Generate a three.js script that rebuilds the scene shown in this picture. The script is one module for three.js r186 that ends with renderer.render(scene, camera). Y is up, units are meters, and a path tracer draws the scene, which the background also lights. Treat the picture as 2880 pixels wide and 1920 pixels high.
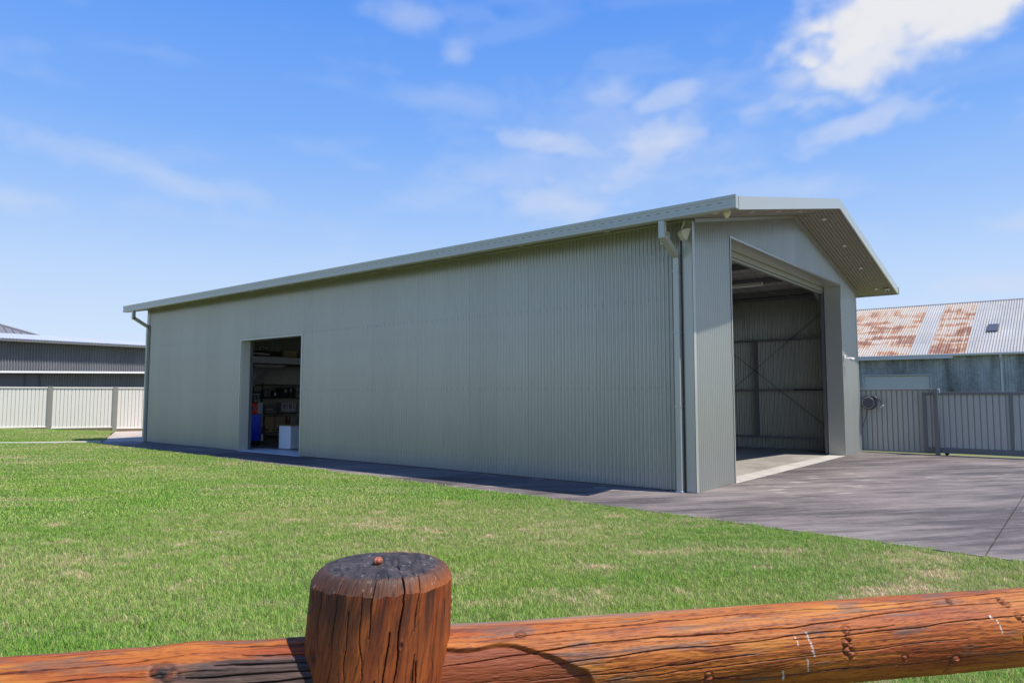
import * as THREE from 'three';
import { mergeGeometries } from 'three/addons/utils/BufferGeometryUtils.js';
import { RoundedBoxGeometry } from 'three/addons/geometries/RoundedBoxGeometry.js';

// ------------------------------------------------------------------ camera, sky, sun, exposure
const scene = new THREE.Scene();
const camera = new THREE.PerspectiveCamera(51.5, 1024 / 682, 0.05, 1200);
camera.position.set(-10.633, 1.55, 4.884);
camera.rotation.order = 'YXZ';
camera.rotation.set(0.0755, -0.8884, 0);
const renderer = new THREE.WebGLRenderer({ antialias: true });
renderer.toneMapping = THREE.LinearToneMapping;
renderer.toneMappingExposure = 1.3;
renderer.shadowMap.enabled = true;

const SUN = new THREE.Vector3(0.17, 1, 0.5).normalize();
const sun = new THREE.DirectionalLight(new THREE.Color(1.0, 0.955, 0.88), 4.9);
sun.position.copy(SUN).multiplyScalar(60);
sun.target.position.set(0, 0, 0);
sun.castShadow = true;
sun.shadow.mapSize.set(4096, 4096);
Object.assign(sun.shadow.camera, { left: -45, right: 45, top: 45, bottom: -45, near: 1, far: 160 });
scene.add(sun, sun.target);

// ------------------------------------------------------------------ small tools
function rng(seed) { let a = seed >>> 0; return () => { a = (a + 0x6D2B79F5) >>> 0; let t = a; t = Math.imul(t ^ (t >>> 15), t | 1); t ^= t + Math.imul(t ^ (t >>> 7), t | 61); return ((t ^ (t >>> 14)) >>> 0) / 4294967296; }; }
const hash3 = (x, y, z) => { let h = Math.imul(x, 374761393) ^ Math.imul(y, 668265263) ^ Math.imul(z, 2147483647 - 1640531527); h = Math.imul(h ^ (h >>> 13), 1274126177); h ^= h >>> 16; return (h >>> 0) / 4294967296; };
const sm = (t) => t * t * (3 - 2 * t);
function n3(x, y, z) {
  const xi = Math.floor(x), yi = Math.floor(y), zi = Math.floor(z), u = sm(x - xi), v = sm(y - yi), w = sm(z - zi);
  const l = (a, b, t) => a + (b - a) * t;
  return l(l(l(hash3(xi, yi, zi), hash3(xi + 1, yi, zi), u), l(hash3(xi, yi + 1, zi), hash3(xi + 1, yi + 1, zi), u), v),
    l(l(hash3(xi, yi, zi + 1), hash3(xi + 1, yi, zi + 1), u), l(hash3(xi, yi + 1, zi + 1), hash3(xi + 1, yi + 1, zi + 1), u), v), w);
}
function fbm(x, y, z, oct = 4, gain = 0.5) { let s = 0, a = 1, t = 0; for (let i = 0; i < oct; i++) { s += a * n3(x, y, z); t += a; a *= gain; x = x * 2.03 + 17.1; y = y * 2.03 + 5.3; z = z * 2.03 + 9.7; } return s / t; }
const clamp = (x, a = 0, b = 1) => Math.min(b, Math.max(a, x));
const step = (a, b, x) => sm(clamp((x - a) / (b - a)));
const mix = (a, b, t) => a + (b - a) * t;
const mix3 = (a, b, t) => [mix(a[0], b[0], t), mix(a[1], b[1], t), mix(a[2], b[2], t)];
const lin = (r, g, b) => [r, g, b].map((c) => { c /= 255; return c <= 0.04045 ? c / 12.92 : ((c + 0.055) / 1.055) ** 2.4; });
const V = (x, y, z) => new THREE.Vector3(x, y, z);

// ------------------------------------------------------------------ sky (air and clouds)
{
  const W = 2048, H = 1024, EXPOSED = 1 / 1.3, data = new Float32Array(W * H * 4);
  const stops = [[0, lin(219, 233, 250)], [4, lin(208, 228, 252)], [9, lin(189, 216, 252)], [14, lin(160, 198, 251)], [20, lin(127, 177, 249)], [30, lin(93, 153, 243)], [50, lin(66, 124, 226)], [90, lin(52, 106, 208)]];
  const grad = (e) => { for (let i = 1; i < stops.length; i++) if (e <= stops[i][0]) return mix3(stops[i - 1][1], stops[i][1], clamp((e - stops[i - 1][0]) / (stops[i][0] - stops[i - 1][0]))); return stops[stops.length - 1][1]; };
  // azimuth (from -z towards +x), elevation, half width, half height (degrees), tilt, strength, softness
  const clouds = [[82.5, 26.2, 7.6, 3.1, 0.16, 1.05, 0.8], [78.5, 23.4, 5.0, 2.6, 0.2, 0.85, 0.84], [73.6, 23.2, 2.4, 1.3, 0.3, 0.5, 0.9], [88.5, 26.0, 4, 1.2, 0.2, 0.6, 0.8], [78, 19.1, 4.2, 1.15, 0.22, 0.62, 0.9],
    [63.4, 22.7, 2.9, 0.8, 0.25, 0.55, 0.9], [58.9, 22.8, 2.6, 1.3, 0.5, 0.4, 1], [62.6, 19.3, 4.3, 1.8, 0.35, 0.62, 1], [53.6, 19.8, 3.5, 0.95, -0.2, 0.55, 0.9], [55.5, 15.6, 5, 1.5, -0.05, 0.5, 1], [50, 17.5, 6, 2, 0.1, 0.28, 1.2], [59, 18.8, 10, 4.4, 0.1, 0.26, 1.4],
    [23, 15.9, 7, 1.0, -0.18, 0.34, 1.1], [15, 12.8, 3.5, 0.8, -0.1, 0.34, 1.1], [42.4, 28.9, 2.7, 1.0, 0, 0.36, 1], [46.5, 26.7, 1.1, 0.8, 0.4, 0.34, 1], [46.3, 22.9, 6, 1.0, -0.12, 0.22, 1.2], [86, 7.6, 3.4, 0.7, 0.1, 0.42, 1], [87.5, 11.4, 2.0, 0.6, 0, 0.4, 1], [70, 21.1, 1.1, 0.9, 0.4, 0.3, 1], [73, 15.2, 5, 1.0, -0.1, 0.3, 1.2], [67, 13.2, 6, 1.2, 0, 0.3, 1.2]];
  for (let j = 0; j < H; j++) {
    const el = ((j + 0.5) / H - 0.5) * 180, er = el * Math.PI / 180, y = Math.sin(er), c = Math.cos(er);
    const base = grad(Math.max(0, el));
    for (let i = 0; i < W; i++) {
      const k = (j * W + i) * 4;
      let col = base;
      if (el <= 0) col = lin(150, 160, 150);
      else {
        const a = ((i + 0.5) / W - 0.5) * 2 * Math.PI, dx = Math.cos(a) * c, dz = Math.sin(a) * c;
        const az = Math.atan2(dx, -dz) * 180 / Math.PI;
        let cov = 0, puff = 0;
        const near = az > -5 && az < 108 && el < 40;
        if (near) {
          const wx = fbm(dx * 14, y * 22, dz * 14, 4) - 0.5, wy = fbm(dx * 14 + 40, y * 22, dz * 14, 4) - 0.5;
          const fine = fbm(dx * 44, y * 90 + wx * 3, dz * 44, 5, 0.55);
          for (const [ca, ce, hw, hh, tilt, str, soft] of clouds) {
            const ddx = (az - ca) * Math.cos(er), ddy = el - ce;
            if (Math.abs(ddx) > hw * 2.6 + 3 || Math.abs(ddy) > hh * 3 + 3) continue;
            const p = (ddx * Math.cos(tilt) + ddy * Math.sin(tilt)) / hw + wx * 1.3, q = (-ddx * Math.sin(tilt) + ddy * Math.cos(tilt)) / hh + wy * 1.9;
            const d = Math.sqrt(p * p + q * q) + (fine - 0.5) * (soft > 0.85 ? 1.5 : 1.0);
            const m = step(1.3 + soft * 0.25, 0.75 - soft * 0.55, d);
            if (str > 0.8) puff = Math.max(puff, m * str);
            cov = Math.max(cov, m * str * (soft > 0.85 ? 0.55 + 0.9 * fine * fine * 1.6 : 1)) + m * str * 0.12;
          }
          cov += 0.12 * step(0.52, 0.75, fbm(dx * 9, y * 30, dz * 9 + wx, 4)) * step(2, 12, el);
        } else {
          // the rest of the sky carries the same kind of scattered cloud
          const s = 1 / (y + 0.12), f = fbm(dx * s * 1.6 + 3, dz * s * 1.6 + 8, 2.5, 5), f2 = fbm(dx * s * 7, dz * s * 7, 4.5, 4);
          cov = step(0.55, 0.72, f + (f2 - 0.5) * 0.22) * 0.85;
        }
        cov = clamp(cov, 0, 0.97);
        const white = mix3(lin(212, 221, 241), lin(236, 236, 239), clamp(puff * puff));
        col = mix3(base, white, cov);
      }
      data[k] = col[0] * EXPOSED; data[k + 1] = col[1] * EXPOSED; data[k + 2] = col[2] * EXPOSED; data[k + 3] = 1;
    }
  }
  const t = new THREE.DataTexture(data, W, H, THREE.RGBAFormat, THREE.FloatType);
  t.mapping = THREE.EquirectangularReflectionMapping; t.magFilter = THREE.LinearFilter; t.needsUpdate = true;
  scene.background = t; scene.environment = t;
}

// ------------------------------------------------------------------ naming, parts, materials
const taken = {};
function numbered(n) { const k = taken[n] = (taken[n] ?? -1) + 1; return k ? n + '_' + String(k).padStart(3, '0') : n; }
function tag(o, label, category, group) { o.userData.label = label; o.userData.category = category; if (group) o.userData.group = group; return o; }
function thing(name, label, category, group, p = [0, 0, 0], turn = 0) { const g = new THREE.Group(); g.name = numbered(name); g.position.set(...p); g.rotation.y = turn; tag(g, label, category, group); scene.add(g); return g; }
function part(name, geo, m, parent, label) { const o = new THREE.Mesh(geo, m); o.name = name; o.castShadow = o.receiveShadow = true; parent.add(o); if (label) o.userData.label = label; return o; }
function struct(name, geo, m) { const o = new THREE.Mesh(geo, m); o.name = name; o.userData.kind = 'structure'; o.castShadow = o.receiveShadow = true; scene.add(o); return o; }
function structGroup(name) { const g = new THREE.Group(); g.name = name; g.userData.kind = 'structure'; scene.add(g); return g; }
const C = (a) => new THREE.Color().setRGB(a[0], a[1], a[2]);
const mat = (c, roughness = 0.6, extra = {}) => new THREE.MeshPhysicalMaterial({ color: C(c), roughness, side: THREE.DoubleSide, ...extra });
function tex(w, h, fn, { srgb = true, wrap = true, rep = [1, 1] } = {}) {
  const d = new Uint8Array(w * h * 4), enc = (v) => { v = clamp(v); return srgb ? 255 * (v <= 0.0031308 ? v * 12.92 : 1.055 * v ** (1 / 2.4) - 0.055) : v * 255; };
  for (let j = 0; j < h; j++) for (let i = 0; i < w; i++) { const c = fn((i + 0.5) / w, (j + 0.5) / h, i, j), k = (j * w + i) * 4; if (typeof c === 'number') d[k] = d[k + 1] = d[k + 2] = enc(c); else { d[k] = enc(c[0]); d[k + 1] = enc(c[1]); d[k + 2] = enc(c[2]); } d[k + 3] = 255; }
  const t = new THREE.DataTexture(d, w, h); t.colorSpace = srgb ? THREE.SRGBColorSpace : THREE.NoColorSpace; t.magFilter = THREE.LinearFilter; t.minFilter = THREE.LinearMipmapLinearFilter; t.generateMipmaps = true;
  if (wrap) t.wrapS = t.wrapT = THREE.RepeatWrapping; t.repeat.set(...rep); t.needsUpdate = true; return t;
}
const box = (w, h, d, x = 0, y = 0, z = 0) => new THREE.BoxGeometry(w, h, d).translate(x, y, z);
const b3 = (x0, x1, y0, y1, z0, z1) => box(x1 - x0, y1 - y0, z1 - z0, (x0 + x1) / 2, (y0 + y1) / 2, (z0 + z1) / 2);
const rb = (x0, x1, y0, y1, z0, z1, r = 0.006) => new RoundedBoxGeometry(x1 - x0, y1 - y0, z1 - z0, 2, Math.min(r, (x1 - x0) / 2.1, (y1 - y0) / 2.1, (z1 - z0) / 2.1)).translate((x0 + x1) / 2, (y0 + y1) / 2, (z0 + z1) / 2);
const cyl = (r0, r1, h, n = 16) => new THREE.CylinderGeometry(r0, r1, h, n);
function bar(a, b, w, h, up = V(0, 1, 0)) { // a beam of section w x h from a to b
  const d = b.clone().sub(a), L = d.length(), z = d.clone().normalize(), x = up.clone().cross(z).normalize(), y = z.clone().cross(x);
  const g = new THREE.BoxGeometry(w, h, L); g.applyMatrix4(new THREE.Matrix4().makeBasis(x, y, z).setPosition(a.clone().add(b).multiplyScalar(0.5))); return g;
}
function rod(a, b, r, n = 6) { const d = b.clone().sub(a), g = cyl(r, r, d.length(), n); g.applyQuaternion(new THREE.Quaternion().setFromUnitVectors(V(0, 1, 0), d.clone().normalize())); const m = a.clone().add(b).multiplyScalar(0.5); return g.translate(m.x, m.y, m.z); }
const tube = (pts, r, seg = 40, n = 8) => new THREE.TubeGeometry(new THREE.CatmullRomCurve3(pts.map((p) => V(...p))), seg, r, n);
const join = (list) => mergeGeometries(list.map((g) => { const q = g.index ? g.toNonIndexed() : g; for (const k of Object.keys(q.attributes)) if (!['position', 'normal', 'uv'].includes(k)) q.deleteAttribute(k); return q; }));
// a folded sheet: ribs run along L, the profile repeats across S and stands out along N
function corrugated(O, S, L, N, s0, s1, lo, hi, { pitch = 0.0762, amp = 0.013, seg = 8, u0 = 0 } = {}) {
  const f = (q, s) => (typeof q === 'function' ? q(s) : q), n = Math.max(2, Math.round((s1 - s0) / pitch * seg)), P = [], Q = [], U = [], I = [];
  for (let i = 0; i <= n; i++) {
    const s = s0 + (s1 - s0) * i / n, a = 2 * Math.PI * s / pitch, off = amp * Math.sin(a), slope = amp * 2 * Math.PI / pitch * Math.cos(a);
    const nn = N.clone().addScaledVector(S, -slope).normalize();
    for (const l of [f(lo, s), f(hi, s)]) { const p = O.clone().addScaledVector(S, s).addScaledVector(L, l).addScaledVector(N, off); P.push(p.x, p.y, p.z); Q.push(nn.x, nn.y, nn.z); U.push(s + u0, l); }
    if (i) { const k = i * 2; I.push(k - 2, k, k - 1, k - 1, k, k + 1); }
  }
  if (S.clone().cross(L).dot(N) < 0) for (let i = 0; i < I.length; i += 3) { const t = I[i + 1]; I[i + 1] = I[i + 2]; I[i + 2] = t; }
  const g = new THREE.BufferGeometry(); g.setAttribute('position', new THREE.Float32BufferAttribute(P, 3)); g.setAttribute('normal', new THREE.Float32BufferAttribute(Q, 3)); g.setAttribute('uv', new THREE.Float32BufferAttribute(U, 2)); g.setIndex(I); return g;
}
// a sheet with sharp folds: prof = [[s, offset], ...]
function folded(O, S, L, N, prof, lo, hi) {
  const P = [], U = [];
  for (let i = 1; i < prof.length; i++) {
    const q = [[prof[i - 1], lo], [prof[i], lo], [prof[i], hi], [prof[i - 1], lo], [prof[i], hi], [prof[i - 1], hi]];
    for (const [[s, o], l] of q) { const p = O.clone().addScaledVector(S, s).addScaledVector(L, l).addScaledVector(N, o); P.push(p.x, p.y, p.z); U.push(s, l); }
  }
  const g = new THREE.BufferGeometry(); g.setAttribute('position', new THREE.Float32BufferAttribute(P, 3)); g.setAttribute('uv', new THREE.Float32BufferAttribute(U, 2)); g.computeVertexNormals(); return g;
}
// an extruded outline: pts in a plane, given as [a, b] with axes A, B, swept from E0 along D
function sweep(pts, A, B, O, D, closed = true) {
  const sh = new THREE.Shape(pts.map(([x, y]) => new THREE.Vector2(x, y))), g = new THREE.ExtrudeGeometry(sh, { depth: D.length(), bevelEnabled: false });
  g.applyMatrix4(new THREE.Matrix4().makeBasis(A, B, D.clone().normalize()).setPosition(O)); return g;
}
const X = V(1, 0, 0), Y = V(0, 1, 0), Z = V(0, 0, 1), nX = V(-1, 0, 0), nZ = V(0, 0, -1);
function slabGeo(pts, top, thick) { // pts = [x, z]
  const sh = new THREE.Shape(pts.map(([x, z]) => new THREE.Vector2(x, -z))), g = new THREE.ExtrudeGeometry(sh, { depth: thick, bevelEnabled: true, bevelSize: 0.004, bevelThickness: 0.004, bevelOffset: -0.004, bevelSegments: 1 });
  g.rotateX(-Math.PI / 2).translate(0, top - thick - 0.004, 0); const p = g.attributes.position, u = g.attributes.uv; for (let i = 0; i < p.count; i++) u.setXY(i, p.getX(i), p.getZ(i)); return g;
}
function flatGeo(pts, y) { const sh = new THREE.Shape(pts.map(([x, z]) => new THREE.Vector2(x, -z))), g = new THREE.ShapeGeometry(sh); g.rotateX(-Math.PI / 2).translate(0, y, 0); const p = g.attributes.position, u = g.attributes.uv; for (let i = 0; i < p.count; i++) u.setXY(i, p.getX(i), p.getZ(i)); return g; }

// painted steel: a faint mottle of film thickness and dust, uv in metres
const steelMap = tex(512, 512, (u, v) => { const f = fbm(u * 40, v * 9, 3, 4), s = fbm(u * 120, v * 2.2, 8, 3), w = step(0, 0.08, u) * step(1, 0.92, u) * step(0, 0.08, v) * step(1, 0.92, v); const k = mix(0.97, 0.93 + 0.07 * f + 0.05 * s, w); return [k, k, k * 0.995]; }, { rep: [0.41, 0.37] });
const GREY = [0.415, 0.425, 0.378];
const clad = [1, 0.975, 1.02].map((k) => mat(GREY.map((c) => c * k), 0.2, { map: steelMap, metalness: 0.34 }));
const trim = mat(GREY.map((c) => c * 1.06), 0.24, { metalness: 0.25 });
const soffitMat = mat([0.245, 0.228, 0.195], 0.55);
const dark = mat([0.10, 0.105, 0.11], 0.5);
const galv = mat([0.42, 0.44, 0.45], 0.42, { metalness: 0.55 });
const white = mat([0.78, 0.78, 0.76], 0.45);
const black = mat([0.02, 0.02, 0.022], 0.5);

// ------------------------------------------------------------------ ground, lawn, driveway
const edgePts = [[-1.30, -20.35], [-1.36, -15], [-1.45, -11.5], [-1.72, -6.8], [-1.85, -4], [-1.95, -1.3], [-2.1, 1.2], [-2.28, 3], [-2.42, 4.6], [-2.6, 7], [-2.9, 14]];
const edgeX = (z) => { if (z <= edgePts[0][1]) return edgePts[0][0]; for (let i = 1; i < edgePts.length; i++) if (z <= edgePts[i][1]) { const a = edgePts[i - 1], b = edgePts[i]; return mix(a[0], b[0], (z - a[1]) / (b[1] - a[1])); } return edgePts[edgePts.length - 1][0]; };
// how dry the lawn is at a place, 0 green to 1 straw: streaks left by mowing and worn patches
const ax = [0.63, 0.776];
function dry(x, z) {
  const s = x * ax[0] + z * ax[1], t = x * ax[1] - z * ax[0];
  const broad = fbm(s * 0.35 + 9, t * 0.9, 1.5, 3), patch = fbm(s * 1.3, t * 2.6, 5.5, 4), spot = fbm(s * 3.2, t * 5.4, 9.5, 3);
  return clamp(0.40 + (broad - 0.5) * 1.1 + step(0.54, 0.72, patch) * 0.45 + step(0.64, 0.74, spot) * 0.5 - 0.1);
}
const soilMap = tex(1024, 1024, (u, v) => { const x = -32 + u * 40, z = -32 + v * 40, d = dry(x, z), g = fbm(x * 9, z * 9, 2, 3); return mix3([0.085, 0.12, 0.022], [0.27, 0.225, 0.105], clamp(d * 0.9 + (g - 0.5) * 0.7)); }, { wrap: true, rep: [1 / 40, 1 / 40] });
soilMap.offset.set(32 / 40, 32 / 40);
const soil = mat([1, 1, 1], 1, { map: soilMap });
struct('ground', new THREE.CircleGeometry(400, 64).rotateX(-Math.PI / 2).translate(0, -0.06, 0), mat([0.16, 0.17, 0.06], 1));
struct('lawn', flatGeo([[-32, 8], [-2.62, 8], ...edgePts.slice(0, 10).reverse().map(([x, z]) => [x + 0.03, z]), [-1.27, -32], [-32, -32]], -0.008), soil);
const backEdge = [[-0.92, -20.42], [2.35, -27.6]];
const rise = (x, z) => 0.2 * step(-20.8, -28.5, z) * step(3.2, -2.2, x); // the back lawn climbs a little towards the cream fence
{
  const g = new THREE.PlaneGeometry(1, 1, 40, 40), p = g.attributes.position, u = g.attributes.uv;
  for (let i = 0; i < p.count; i++) { const t = p.getY(i) + 0.5, q = p.getX(i) + 0.5, z = -20.45 - t * 11.5, x1 = mix(-0.95, 2.3, clamp((z + 20.45) / -7.1)), x = mix(-14, x1, q); p.setXYZ(i, x, rise(x, z) + 0.004, z); u.setXY(i, x, z); }
  g.computeVertexNormals(); struct('back_lawn', g, soil);
}

const driveMap = tex(1792, 1792, (u, v, i, j) => {
  const x = -3 + u * 14, z = -3 + v * 14, s = x * 0.8 + z * 0.6, t = z * 0.8 - x * 0.6;
  const broad = fbm(s * 0.4, t * 0.7, 3, 3), streak = fbm(s * 0.9, t * 5.5, 7, 4), thin = fbm(s * 2.6, t * 26, 13, 3), fine = fbm(x * 16, z * 16, 1, 2), grit = hash3(i, j, 5);
  let c = mix3([0.066, 0.054, 0.053], [0.205, 0.172, 0.16], clamp(0.5 + (broad - 0.5) * 1.3 + (streak - 0.5) * 1.5 + (thin - 0.5) * 0.8 + (fine - 0.5) * 0.3));
  const loop = Math.sin((s + broad * 2.2) * 5 + Math.sin(t * 4 + broad * 9) * 1.6), scuff = step(0.56, 0.66, fbm(x * 0.7 + 7, z * 0.7, 21, 2)) * step(0.52, 0.66, thin) * step(0.5, 0.95, loop);
  c = mix3(c, [0.36, 0.32, 0.28], scuff * 0.75 + (grit > 0.9985 ? 0.6 : 0));
  const tr = Math.abs(t - 1.3 - 0.03 * Math.sin(s * 3)), tyre = step(0.16, 0.1, tr) * step(-1.6, -1.1, s) * step(1.3, 0.5, s) * (Math.abs(((s * 18 + Math.sin(tr * 60)) % 1 + 1) % 1 - 0.5) < 0.2 ? 1 : 0); c = mix3(c, [0.30, 0.26, 0.23], tyre * 0.4);
  const k = 0.9 + grit * 0.2; return [c[0] * k, c[1] * k, c[2] * k];
}, { rep: [1 / 14, 1 / 14] });
driveMap.offset.set(3 / 14, 3 / 14);
const driveBump = tex(512, 512, (u, v) => fbm(u * 60, v * 60, 4, 3), { srgb: false, rep: [0.5, 0.5] });
const driveMat = mat([1, 1, 1], 0.78, { map: driveMap, bumpMap: driveBump, bumpScale: 0.0025 });
const drive = structGroup('driveway');
const pathEdge = edgePts.filter(([, z]) => z < 0.1);
part('concrete_slab', slabGeo([...pathEdge, [-2.0, 0.1], [0.0, 0.1], [0.0, -20.35]].map((p) => p), 0.004, 0.05), driveMat, drive, 'dark concrete path along the shed');
part('concrete_slab', slabGeo([[-2.0, 0.112], [-2.1, 1.2], [-2.28, 3], [-2.37, 4.03], [10.72, 4.03], [10.72, -0.03], [0.012, -0.03], [0.012, 0.112]], 0.004, 0.05), driveMat, drive);
part('concrete_slab', slabGeo([[-2.372, 4.042], [-2.42, 4.6], [-2.6, 7], [-2.9, 14], [10.72, 14], [10.72, 4.042]], 0.004, 0.05), driveMat, drive);
const paleMap = tex(512, 512, (u, v) => { const f = fbm(u * 12, v * 12, 6, 5); return mix3([0.35, 0.285, 0.235], [0.47, 0.395, 0.33], clamp((f - 0.5) * 1.8 + 0.5)); }, { rep: [0.2, 0.2] });
const pale = mat([1, 1, 1], 0.85, { map: paleMap });
struct('rear_slab', slabGeo([[-0.95, -20.37], [2.36, -27.62], [14, -27.62], [14, -19.62], [0.02, -19.62], [0.02, -20.37]], 0.003, 0.05), pale);
{ // concrete mowing edge between the two lawns
  const c = new THREE.CatmullRomCurve3([[-0.98, -20.36], [-2.15, -21.0], [-3.3, -22.05], [-5.2, -24.2], [-8, -27.5]].map(([x, z]) => V(x, 0, z))), L = [], R = [];
  for (let i = 0; i <= 40; i++) { const p = c.getPoint(i / 40), t = c.getTangent(i / 40); L.push([p.x + t.z * 0.085, p.z - t.x * 0.085]); R.push([p.x - t.z * 0.085, p.z + t.x * 0.085]); }
  struct('mowing_edge', slabGeo([...L, ...R.reverse()], 0.05, 0.08), mat([0.60, 0.55, 0.46], 0.85));
}
// shed floor and thresholds
const floorMap = tex(512, 512, (u, v) => { const f = fbm(u * 6, v * 10, 8, 5), g = fbm(u * 30, v * 60, 3, 3); return mix3([0.235, 0.215, 0.185], [0.36, 0.33, 0.285], clamp((f - 0.5) * 1.6 + 0.5 + (g - 0.5) * 0.8)); }, { rep: [0.18, 0.18] });
struct('shed_floor', slabGeo([[0.03, -0.38], [10.44, -0.38], [10.44, -19.49], [0.03, -19.49]], 0.002, 0.05), mat([1, 1, 1], 0.5, { map: floorMap }));
const thrMap = tex(512, 256, (u, v) => { const f = fbm(u * 30, v * 5, 8, 4); return mix3([0.36, 0.335, 0.295], [0.52, 0.485, 0.43], clamp((f - 0.5) * 1.8 + 0.5)); }, { rep: [0.3, 0.6] });
const thrMat = mat([1, 1, 1], 0.6, { map: thrMap });
{ const g = structGroup('threshold'); part('front_sill', slabGeo([[1.6, 0.01], [8.86, 0.01], [8.86, -0.376], [1.6, -0.376]], 0.012, 0.05), thrMat, g); part('side_sill', slabGeo([[-0.02, -13.62], [-0.02, -10.69], [0.86, -10.69], [0.86, -14.5], [0.06, -14.5], [0.06, -13.62]], 0.012, 0.04), mat([0.62, 0.66, 0.70], 0.45), g); }

// ------------------------------------------------------------------ the shed
const LEN = 19.5, WID = 10.45, RX = WID / 2, PITCH = 0.21, APEX = 5.505, FRONT = 0.97, SIDE = 0.5, BACK = -20.0;
const soffitY = (x) => APEX - PITCH * Math.abs(x - RX);
const shed = thing('metal_shed', 'long grey corrugated steel shed with open gable roller doorway', 'shed');
const DOOR = { z0: -13.6, z1: -10.7, h: 3.07 }, FD = { x0: 1.6, x1: 8.86, h: 4.37 };
const SH = 0.762;
let ci = 0;
const sheetMat = () => clad[[0, 1, 0, 2, 0, 1, 2, 0][ci++ % 8]];
function wallRun(O, S, N, s0, s1, lo, hi, cuts = []) { // sheets of cladding side by side, cut where an opening starts
  const at = []; for (let s = s0; s < s1 - 0.02; s += SH) at.push(s); at.push(s1); for (const c of cuts) at.push(c); at.sort((a, b) => a - b);
  for (let i = 1; i < at.length; i++) if (at[i] - at[i - 1] > 0.02) { const m = (at[i] + at[i - 1]) / 2, l = typeof lo === 'function' ? lo(m) : lo; if (l === null) continue; part('cladding_sheet', corrugated(O.clone().addScaledVector(N, (i % 2) * 0.0018 - 0.0055), S, Y, N, at[i - 1], at[i] + 0.012, l, hi, { u0: (i * 0.37) % 3, amp: 0.0165 }), sheetMat(), shed); }
}
const topSide = 4.40;
wallRun(V(0, 0, 0), Z, nX, -19.36, -0.13, (z) => (z > DOOR.z0 && z < DOOR.z1 ? DOOR.h : 0.018), topSide, [DOOR.z0, DOOR.z1]);
wallRun(V(0, 0, 0), X, Z, 0.05, WID - 0.05, (x) => (x > FD.x0 && x < FD.x1 ? FD.h : 0.007), (x) => soffitY(x) + 0.03, [FD.x0, FD.x1, RX]);
wallRun(V(WID, 0, 0), nZ, X, 0.1, 19.4, -0.02, topSide);
wallRun(V(0, 0, -LEN), X, nZ, 0.05, WID - 0.05, -0.02, (x) => soffitY(x) + 0.03, [RX]);
// corner and opening flashings
const sideFlash = rb(-0.022, -0.012, 0.008, topSide, -0.15, 0.022, 0.003);
part('corner_flashing', join([sideFlash, b3(-0.022, 0.062, 0.008, topSide - 0.02, 0.0125, 0.0215)]), trim, shed);
part('corner_flashing', join([b3(WID + 0.012, WID + 0.022, 0.008, topSide, -0.12, 0.022), b3(WID - 0.06, WID + 0.022, 0.008, topSide - 0.02, 0.0125, 0.0215)]), trim, shed);
part('corner_flashing', join([b3(-0.022, -0.012, 0.008, topSide, -LEN - 0.02, -19.36), b3(-0.022, 0.07, 0.008, topSide, -LEN - 0.022, -LEN - 0.0125)]), trim, shed);
part('corner_flashing', join([b3(WID + 0.012, WID + 0.022, 0.008, topSide, -LEN - 0.02, -19.36), b3(WID - 0.07, WID + 0.022, 0.008, topSide, -LEN - 0.022, -LEN - 0.0125)]), trim, shed);
part('front_jamb', join([b3(FD.x0 - 0.03, FD.x0 + 0.003, 0.014, FD.h + 0.035, 0.011, 0.02), b3(FD.x0, FD.x0 + 0.004, 0.014, FD.h, -0.38, 0.0108)]), trim, shed);
part('front_jamb', join([b3(FD.x1 - 0.003, FD.x1 + 0.03, 0.014, FD.h + 0.035, 0.011, 0.02), b3(FD.x1 - 0.004, FD.x1, 0.014, FD.h, -0.38, 0.0108), b3(FD.x1 + 0.0005, FD.x1 + 0.30, 0.014, 4.4, -0.386, -0.38)]), trim, shed);
part('front_lintel', join([b3(FD.x0 + 0.004, FD.x1 - 0.004, FD.h + 0.001, FD.h + 0.036, 0.0112, 0.0195), b3(FD.x0 + 0.004, FD.x1 - 0.004, FD.h - 0.004, FD.h, -0.38, 0.0108)]), trim, shed);
part('door_track', join([b3(FD.x0 - 0.1, FD.x1 + 0.02, 4.25, 4.40, -0.46, -0.40), b3(FD.x0 - 0.1, FD.x1 + 0.02, 4.20, 4.235, -0.50, -0.42)]), trim, shed);
part('door_guide', b3(FD.x1 - 0.02, FD.x1 + 0.05, 0.02, 4.3, -0.47, -0.40), dark, shed);
part('door_guide', b3(FD.x0 - 0.05, FD.x0 + 0.02, 0.02, 4.3, -0.47, -0.40), dark, shed);
part('side_jamb', join([b3(-0.02, -0.0105, 0.014, DOOR.h + 0.035, DOOR.z0 - 0.035, DOOR.z0 + 0.003), b3(-0.0104, 0.28, 0.014, DOOR.h, DOOR.z0, DOOR.z0 + 0.004)]), trim, shed);
part('side_jamb', join([b3(-0.02, -0.0105, 0.014, DOOR.h + 0.035, DOOR.z1 - 0.003, DOOR.z1 + 0.06), b3(-0.0104, 0.28, 0.014, DOOR.h, DOOR.z1 - 0.004, DOOR.z1)]), trim, shed);
part('side_lintel', join([b3(-0.0195, -0.0108, DOOR.h, DOOR.h + 0.035, DOOR.z0 + 0.003, DOOR.z1 - 0.003), b3(-0.0104, 0.28, DOOR.h, DOOR.h + 0.004, DOOR.z0 + 0.004, DOOR.z1 - 0.004)]), trim, shed);
part('door_guide', b3(0.285, 0.35, 0.02, 3.2, DOOR.z0 - 0.06, DOOR.z0 + 0.035), dark, shed);
part('door_guide', b3(0.285, 0.35, 0.02, 3.2, DOOR.z1 - 0.035, DOOR.z1 + 0.06), dark, shed);
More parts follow.
